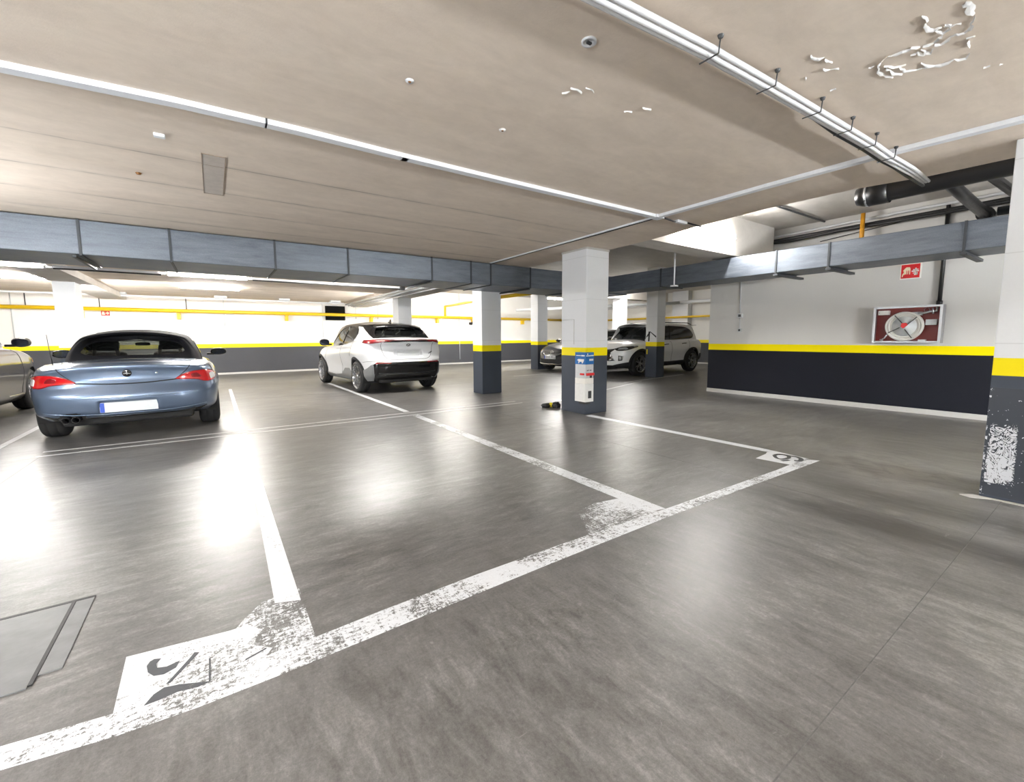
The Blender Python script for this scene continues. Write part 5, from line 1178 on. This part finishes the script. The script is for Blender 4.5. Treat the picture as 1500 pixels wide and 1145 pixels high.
# ---------------------------------------------------------------- white SUV beyond the pillars, nose to the left
def suv():
    root = empty('car'); tag(root, 'white SUV with black wheel arches parked behind the arrow pillar', 'car')
    L = 4.5
    plan = [(0, 0), (.02, .4), (.08, .68), (.24, .84), (.6, .90), (1.2, .895), (2.4, .89), (3.3, .905), (3.75, .90), (4.1, .81), (4.36, .60), (4.47, .3), (4.5, 0)]
    def df(G, NX, NY, V):
        x, y, z = G[..., 0], G[..., 1], G[..., 2]; s = np.sign(y); on = (V >= 0)*(V <= 1)
        G[..., 1] += on*s*np.abs(NY)*(.022*np.exp(-((x-.88)/.38)**2)*np.exp(-((z-.80)/.15)**2)+.024*np.exp(-((x-3.62)/.38)**2)*np.exp(-((z-.78)/.15)**2)-.02*np.exp(-((x-2.2)/.7)**2)*np.exp(-((z-.55)/.12)**2))
        return G
    b = Shell(plan, [(0, .38), (.6, .30), (2, .25), (3.5, .26), (4.5, .24)],
        [(0, 1.0), (.4, 1.05), (1.0, 1.05), (2.0, 1.02), (3.0, 1.0), (3.5, .985), (4.0, .93), (4.3, .86), (4.5, .78)],
        [(0, 1.03), (.4, 1.10), (1.5, 1.10), (3.0, 1.10), (3.6, 1.05), (4.1, .97), (4.5, .82)],
        [(0, .10), (.12, .04), (.3, .02), (.6, .0), (.8, .01), (.93, .035), (1, .09)],
        [(0, .12), (.1, .02), (.3, 0), (.5, .06), (.8, .06), (1, .12)], [(0, .14), (.15, .02), (.35, 0), (.6, .02), (.85, .05), (1, .14)], nu=230, nv=48, ns=18, crown=2.6, deform=df)
    ra = .39
    for xw in (.88, 3.60): b.arch(xw, .36, ra, .06)
    b.region('sill', 'side', [(1.1, .2), (1.1, .41), (2.2, .38), (3.4, .41), (3.4, .2)], smooth=False, vlim=(-1, 1))
    b.region('bumper', 'front', [(-.5, .20), (-.5, .33), (.50, .33), (.80, .42), (.95, .42), (.95, .2)], smooth=False, vlim=(-1, 1))
    b.region('grille', 'front', [(-.5, .44), (-.5, .80), (.56, .83), (.42, .70), (.58, .46)], smooth=False, vlim=(0, 1))
    b.region('head_lamp', 'front', [(.48, .80), (.60, .865), (.80, .885), (.90, .90), (.895, .85), (.80, .775), (.62, .755)], vlim=(0, 1))
    b.region('rear_bumper', 'rear', [(-.5, .2), (-.5, .60), (.95, .60), (.95, .2)], smooth=False, vlim=(-1, 1), cond=lambda C: C[:, 0] < .5)
    b.region('cabin_floor', 'top', [(.4, -.5), (.4, .72), (3.0, .72), (3.1, -.5)], smooth=False, vlim=(1, 2))
    bv = b.bvh()
    b.mesh(root, dict(body='paint_white_suv', sill='cladding', bumper='cladding', grille='gloss_black', head_lamp='gloss_black', wheel_arch='cladding', rear_bumper='cladding', cabin_floor='interior'), push=dict(wheel_arch=.014, sill=.01, head_lamp=.004, bumper=.008, rear_bumper=.01))
    g = Shell([(0, 0), (.02, .40), (.10, .66), (.32, .77), (.8, .80), (1.8, .80), (2.6, .78), (3.05, .70), (3.25, .45), (3.3, 0)],
        [(0, .98), (3.3, .98)], [(0, 1.50), (.5, 1.54), (1.2, 1.565), (1.9, 1.56), (2.5, 1.53), (3.3, 1.48)], [(0, 1.53), (.5, 1.60), (1.2, 1.63), (1.9, 1.63), (2.5, 1.60), (3.3, 1.53)],
        [(0, 0), (.3, .03), (.6, .075), (.85, .125), (1, .185)], [(0, 0), (.3, .07), (.6, .16), (.9, .28), (1, .36)], [(0, 0), (.3, .36), (.6, .72), (.9, 1.06), (1, 1.2)], nu=200, nv=44, ns=16, crown=2.4)
    g.P[:, 0] += .16; g.recalc(); g.names = ['roof']
    g.region('windscreen', 'front', [(-.4, 1.0), (.68, 1.0), (.60, 1.45), (.52, 1.50), (-.4, 1.53)], smooth=False, vlim=(0, 1), cond=lambda C: C[:, 0] > 2.2)
    g.region('rear_window', 'rear', [(-.4, 1.10), (.58, 1.10), (.56, 1.25), (.5, 1.44), (-.4, 1.46)], smooth=False, vlim=(0, 1), cond=lambda C: C[:, 0] < 1.0)
    g.region('side_window', 'side', [(.62, 1.22), (.72, 1.36), (.95, 1.46), (1.3, 1.495), (1.9, 1.505), (2.35, 1.46), (2.75, 1.27), (3.02, 1.08), (2.6, 1.06), (1.2, 1.08), (.72, 1.12)], smooth=True, vlim=(0, 1))
    g.mesh(root, dict(roof='paint_white_suv', windscreen='glass_dark', rear_window='glass_black', side_window='glass_black'))
    gv = g.bvh()
    for s in (-1, 1):
        sd = 'side+' if s > 0 else 'side-'
        seam('window_divider', gv, [(2.02, 1.06), (1.95, 1.3), (1.90, 1.505)], sd, root, .018, 'gloss_black')
        seam('panel_gap', bv, [(2.02, .38), (2.0, .7), (2.02, 1.03)], sd, root, .004); seam('panel_gap', bv, [(3.08, .42), (3.14, .7), (3.08, 1.0)], sd, root, .004); seam('panel_gap', bv, [(1.3, .5), (1.08, .8), (1.02, 1.04)], sd, root, .004)
        seam('door_handle', bv, [(1.22, .945), (1.35, .94), (1.46, .93)], sd, root, .014, 'gloss_black'); seam('door_handle', bv, [(2.18, .925), (2.3, .92), (2.42, .91)], sd, root, .014, 'gloss_black')
        MB().tube([(.55, s*.60, 1.565), (.75, s*.615, 1.612), (2.2, s*.615, 1.612), (2.45, s*.60, 1.55)], .016, 8).build('roof_rail', 'chrome' if False else 'rim_dark', root)
        mirror(root, 2.80, s*1.0, 1.08, 'gloss_black', s, (.12, .19, .14))
        patch('tail_lamp', bv, [(.10, .86), (.05, .95), (.12, 1.0), (.36, 1.02), (.33, .93)], sd, root, 'lamp_red', .012, False)
        patch('lamp_lens', bv, [(s*.60, .785), (s*.62, .825), (s*.76, .850), (s*.80, .81)], 'front', root, 'head_lamp', .010)
        patch('fog_lamp', bv, [(s*.64, .46), (s*.64, .62), (s*.74, .60), (s*.72, .47)], 'front', root, 'gloss_black', .006, False)
        patch('fog_lens', bv, [(s*.665, .50), (s*.665, .59), (s*.70, .58), (s*.70, .505)], 'front', root, 'lamp_clear', .012, False)
        seat(root, 2.05, s*.38, 1.06); seat(root, 1.1, s*.38, 1.06)
    seam('wing_trim', bv, [(2.86, .955), (2.98, .945), (3.05, .95)], 'side+', root, .010, 'gloss_black')
    sp = MB(); sp.box(.16, .62, -.58, .58, 1.53, 1.56, bev=.012); sp.build('roof_spoiler', 'paint_white_suv', root)
    MB().prism([(-.10, 0), (.08, 0), (-.07, .06)], -.02, .02, Matrix.Translation((.72, 0, 1.60)) @ Matrix.Rotation(R(90), 4, 'X')).build('roof_fin', 'gloss_black', root)
    MB().box(2.75, 3.2, -.7, .7, .95, 1.06, bev=.04).build('dashboard', 'interior', root)
    underbody(root, .2, 4.3, .62, .24, .42); liners(root, (.88, 3.60), .36, ra, 1.82)
    p = wheel_proto(.36, .235, .25, 5, 'twin'); wheels(root, p, (.88, 3.60), 1.58, .36)
    return root
# ---------------------------------------------------------------- small hatchback (black one by the far pillar, dark grey one at the left edge)
def hatch(paint, label, mirror_mat):
    root = empty('car'); tag(root, label, 'car'); L = 4.1
    plan = [(0, 0), (.02, .4), (.08, .64), (.24, .78), (.6, .84), (1.2, .85), (2.2, .85), (3.0, .855), (3.4, .845), (3.75, .74), (3.98, .54), (4.07, .28), (4.1, 0)]
    b = Shell(plan, [(0, .32), (.6, .24), (2, .18), (3.4, .18), (4.1, .20)],
        [(0, .95), (.4, .98), (1.0, .98), (2.0, .95), (2.8, .93), (3.2, .905), (3.6, .83), (3.9, .72), (4.1, .62)],
        [(0, .98), (.4, 1.03), (1.5, 1.03), (2.8, 1.01), (3.2, .97), (3.6, .88), (3.9, .77), (4.1, .65)],
        [(0, .10), (.12, .03), (.3, .015), (.6, .0), (.8, .012), (.93, .04), (1, .10)],
        [(0, .12), (.1, .02), (.3, 0), (.5, .05), (.8, .06), (1, .12)], [(0, .12), (.15, .01), (.35, 0), (.6, .015), (.85, .05), (1, .13)], nu=230, nv=48, ns=18, crown=2.5)
    ra = .345
    for xw in (.72, 3.28): b.arch(xw, .315, ra)
    b.region('grille', 'front', [(-.5, .565), (-.5, .69), (.36, .69), (.47, .665), (.40, .60), (.3, .565)], smooth=False, vlim=(0, 1))
    b.region('air_intake', 'front', [(-.5, .27), (-.5, .43), (.55, .44), (.68, .40), (.60, .27)], smooth=False, vlim=(0, 1))
    b.region('head_lamp', 'front', [(.50, .64), (.52, .70), (.64, .75), (.76, .80), (.82, .83), (.80, .74), (.72, .66), (.60, .625)], vlim=(0, 1))
    b.region('cabin_floor', 'top', [(.4, -.5), (.4, .66), (2.7, .66), (2.8, -.5)], smooth=False, vlim=(1, 2))
    bv = b.bvh()
    b.mesh(root, dict(body=paint, grille='gloss_black', air_intake='cladding', head_lamp='head_lamp', cabin_floor='interior'), push=dict(head_lamp=.005))
    g = Shell([(0, 0), (.02, .38), (.10, .62), (.30, .72), (.8, .75), (1.6, .75), (2.4, .73), (2.8, .66), (3.0, .42), (3.05, 0)],
        [(0, .92), (3.05, .90)], [(0, 1.36), (.5, 1.40), (1.2, 1.42), (1.8, 1.41), (2.4, 1.38), (3.05, 1.34)], [(0, 1.39), (.5, 1.45), (1.2, 1.485), (1.8, 1.48), (2.4, 1.45), (3.05, 1.39)],
        [(0, 0), (.3, .03), (.6, .08), (.85, .135), (1, .19)], [(0, 0), (.3, .08), (.6, .19), (.9, .32), (1, .40)], [(0, 0), (.3, .36), (.6, .72), (.9, 1.05), (1, 1.18)], nu=190, nv=40, ns=16, crown=2.4)
    g.P[:, 0] += .14; g.recalc(); g.names = ['roof']
    g.region('windscreen', 'front', [(-.4, .93), (.63, .93), (.55, 1.30), (.48, 1.35), (-.4, 1.38)], smooth=False, vlim=(0, 1), cond=lambda C: C[:, 0] > 2.0)
    g.region('rear_window', 'rear', [(-.4, 1.02), (.54, 1.02), (.46, 1.31), (-.4, 1.33)], smooth=False, vlim=(0, 1), cond=lambda C: C[:, 0] < 1.0)
    g.region('side_window', 'side', [(.66, 1.10), (.80, 1.27), (1.05, 1.345), (1.6, 1.365), (2.05, 1.33), (2.45, 1.16), (2.78, 1.0), (2.4, .985), (1.2, .995), (.74, 1.02)], vlim=(0, 1))
    g.mesh(root, dict(roof=paint, windscreen='glass_dark', rear_window='glass_black', side_window='glass_dark'))
    gv = g.bvh()
    for s in (-1, 1):
        sd = 'side+' if s > 0 else 'side-'
        seam('window_divider', gv, [(1.78, .99), (1.72, 1.2), (1.68, 1.36)], sd, root, .016, 'gloss_black')
        seam('window_frame', gv, [(.80, 1.28), (1.05, 1.355), (1.6, 1.375), (2.05, 1.34), (2.45, 1.17), (2.78, 1.005)], sd, root, .008, 'chrome')
        seam('panel_gap', bv, [(1.78, .28), (1.76, .6), (1.78, .96)], sd, root, .004); seam('panel_gap', bv, [(2.80, .30), (2.88, .6), (2.82, .93)], sd, root, .004)
        seam('door_handle', bv, [(1.90, .845), (2.0, .845), (2.10, .842)], sd, root, .013, 'chrome'); seam('door_handle', bv, [(.98, .86), (1.08, .86), (1.18, .858)], sd, root, .013, 'chrome')
        mirror(root, 2.52, s*.955, 1.04, mirror_mat, s, (.15, .17, .115))
        patch('indicator', bv, [(s*.70, .68), (s*.74, .74), (s*.80, .79), (s*.79, .72)], 'front', root, 'orange_pipe', .009)
        seam('chrome_strip', bv, [(2.3, .285), (2.9, .28)], sd, root, .008, 'chrome')
        seat(root, 1.8, s*.36, .98)
    seam('bumper_strip', bv, [(-.68, .30), (-.4, .272), (0, .265), (.4, .272), (.68, .30)], 'front', root, .014, 'chrome')
    seam('grille_trim', bv, [(-.44, .66), (-.3, .575), (0, .565), (.3, .575), (.44, .66)], 'front', root, .009, 'chrome')
    h = project(bv, [(0, .655)], 'front')[0]; EM = frame((h[0].x+.012, 0, .655), (0, 1, 0), (0, 0, 1))
    o = MB().tube([EM @ Vector((.068*math.cos(q), .052*math.sin(q), 0)) for q in np.linspace(0, 2*PI, 24, endpoint=False)], .008, 6, closed=True).build('emblem', 'chrome', root)
    MB().tube([EM @ Vector(p) for p in ((-.062, .018, 0), (-.02, .01, .004), (0, -.022, .004), (.02, .01, .004), (.062, .018, 0))], .007, 6).build('emblem_wings', 'chrome', o)
    h = project(bv, [(0, .50)], 'front')[0]; text_plate(root, frame((h[0].x+.004, 0, .495), (0, 1, 0), (0, 0, 1)), .50, .115)
    MB().box(2.5, 2.9, -.62, .62, .88, .97, bev=.04).build('dashboard', 'interior', root)
    underbody(root, .2, 3.9, .58, .19, .36); liners(root, (.72, 3.28), .315, ra, 1.7)
    p = wheel_proto(.315, .205, .215, 5, 'twin'); wheels(root, p, (.72, 3.28), 1.47, .315)
    return root
# ---------------------------------------------------------------- parked cars
place(roadster(), -.867, 6.66, R(91.0))
place(crossover(), 3.45, 8.85, R(94))
place(suv(), 14.0, 9.35, R(181.5))
place(hatch('paint_black', 'small black hatchback with a number plate, nose peeking out left of the box pillar', 'gloss_black'), 13.3, 11.75, R(188))
o = hatch('paint_grey', 'dark grey car cut off by the left edge, beside the silver roadster', 'paint_grey'); place(o, -3.52, 7.35, R(90)); o.scale = (1.06, 1.06, 1.10)
# ================================================================ CAMERA
cam = bpy.data.cameras.new('camera'); co = bpy.data.objects.new('camera', cam); COL.objects.link(co)
cam.sensor_fit = 'HORIZONTAL'; cam.sensor_width = 36; cam.lens = 629.7*36/1500
cam.shift_y = -(572.5-557.917)/1500; cam.clip_start = .02
pit, rol, yaw = R(5.85544), R(-.36104), R(34.58243)
F0 = Vector((math.sin(yaw), math.cos(yaw), 0)); R0 = Vector((math.cos(yaw), -math.sin(yaw), 0)); U0 = Vector((0, 0, 1))
Fw = F0*math.cos(pit)-U0*math.sin(pit); Up = U0*math.cos(pit)+F0*math.sin(pit)
Ri = R0*math.cos(rol)+Up*math.sin(rol); U2 = Up*math.cos(rol)-R0*math.sin(rol)
co.matrix_world = Matrix(((Ri.x, U2.x, -Fw.x, 0), (Ri.y, U2.y, -Fw.y, 0), (Ri.z, U2.z, -Fw.z, 1.18), (0, 0, 0, 1)))
SC.camera = co
wd = bpy.data.worlds.new('world'); wd.use_nodes = True; SC.world = wd
wd.node_tree.nodes['Background'].inputs[0].default_value = (.5, .5, .5, 1); wd.node_tree.nodes['Background'].inputs[1].default_value = 0.0
vs_ = SC.view_settings; vs_.view_transform = 'Standard'; vs_.look = 'None'; vs_.gamma = 1; vs_.use_curve_mapping = False
vs_.exposure = EXPO
cy = SC.cycles; cy.max_bounces = 10; cy.diffuse_bounces = 6; cy.glossy_bounces = 4; cy.transmission_bounces = 6; cy.transparent_max_bounces = 8
cy.use_denoising = True; cy.sample_clamp_indirect = 8; cy.caustics_reflective = False; cy.caustics_refractive = False
for o in list(bpy.data.objects):
    if o.type == 'MESH' and o.data.users == 0: pass
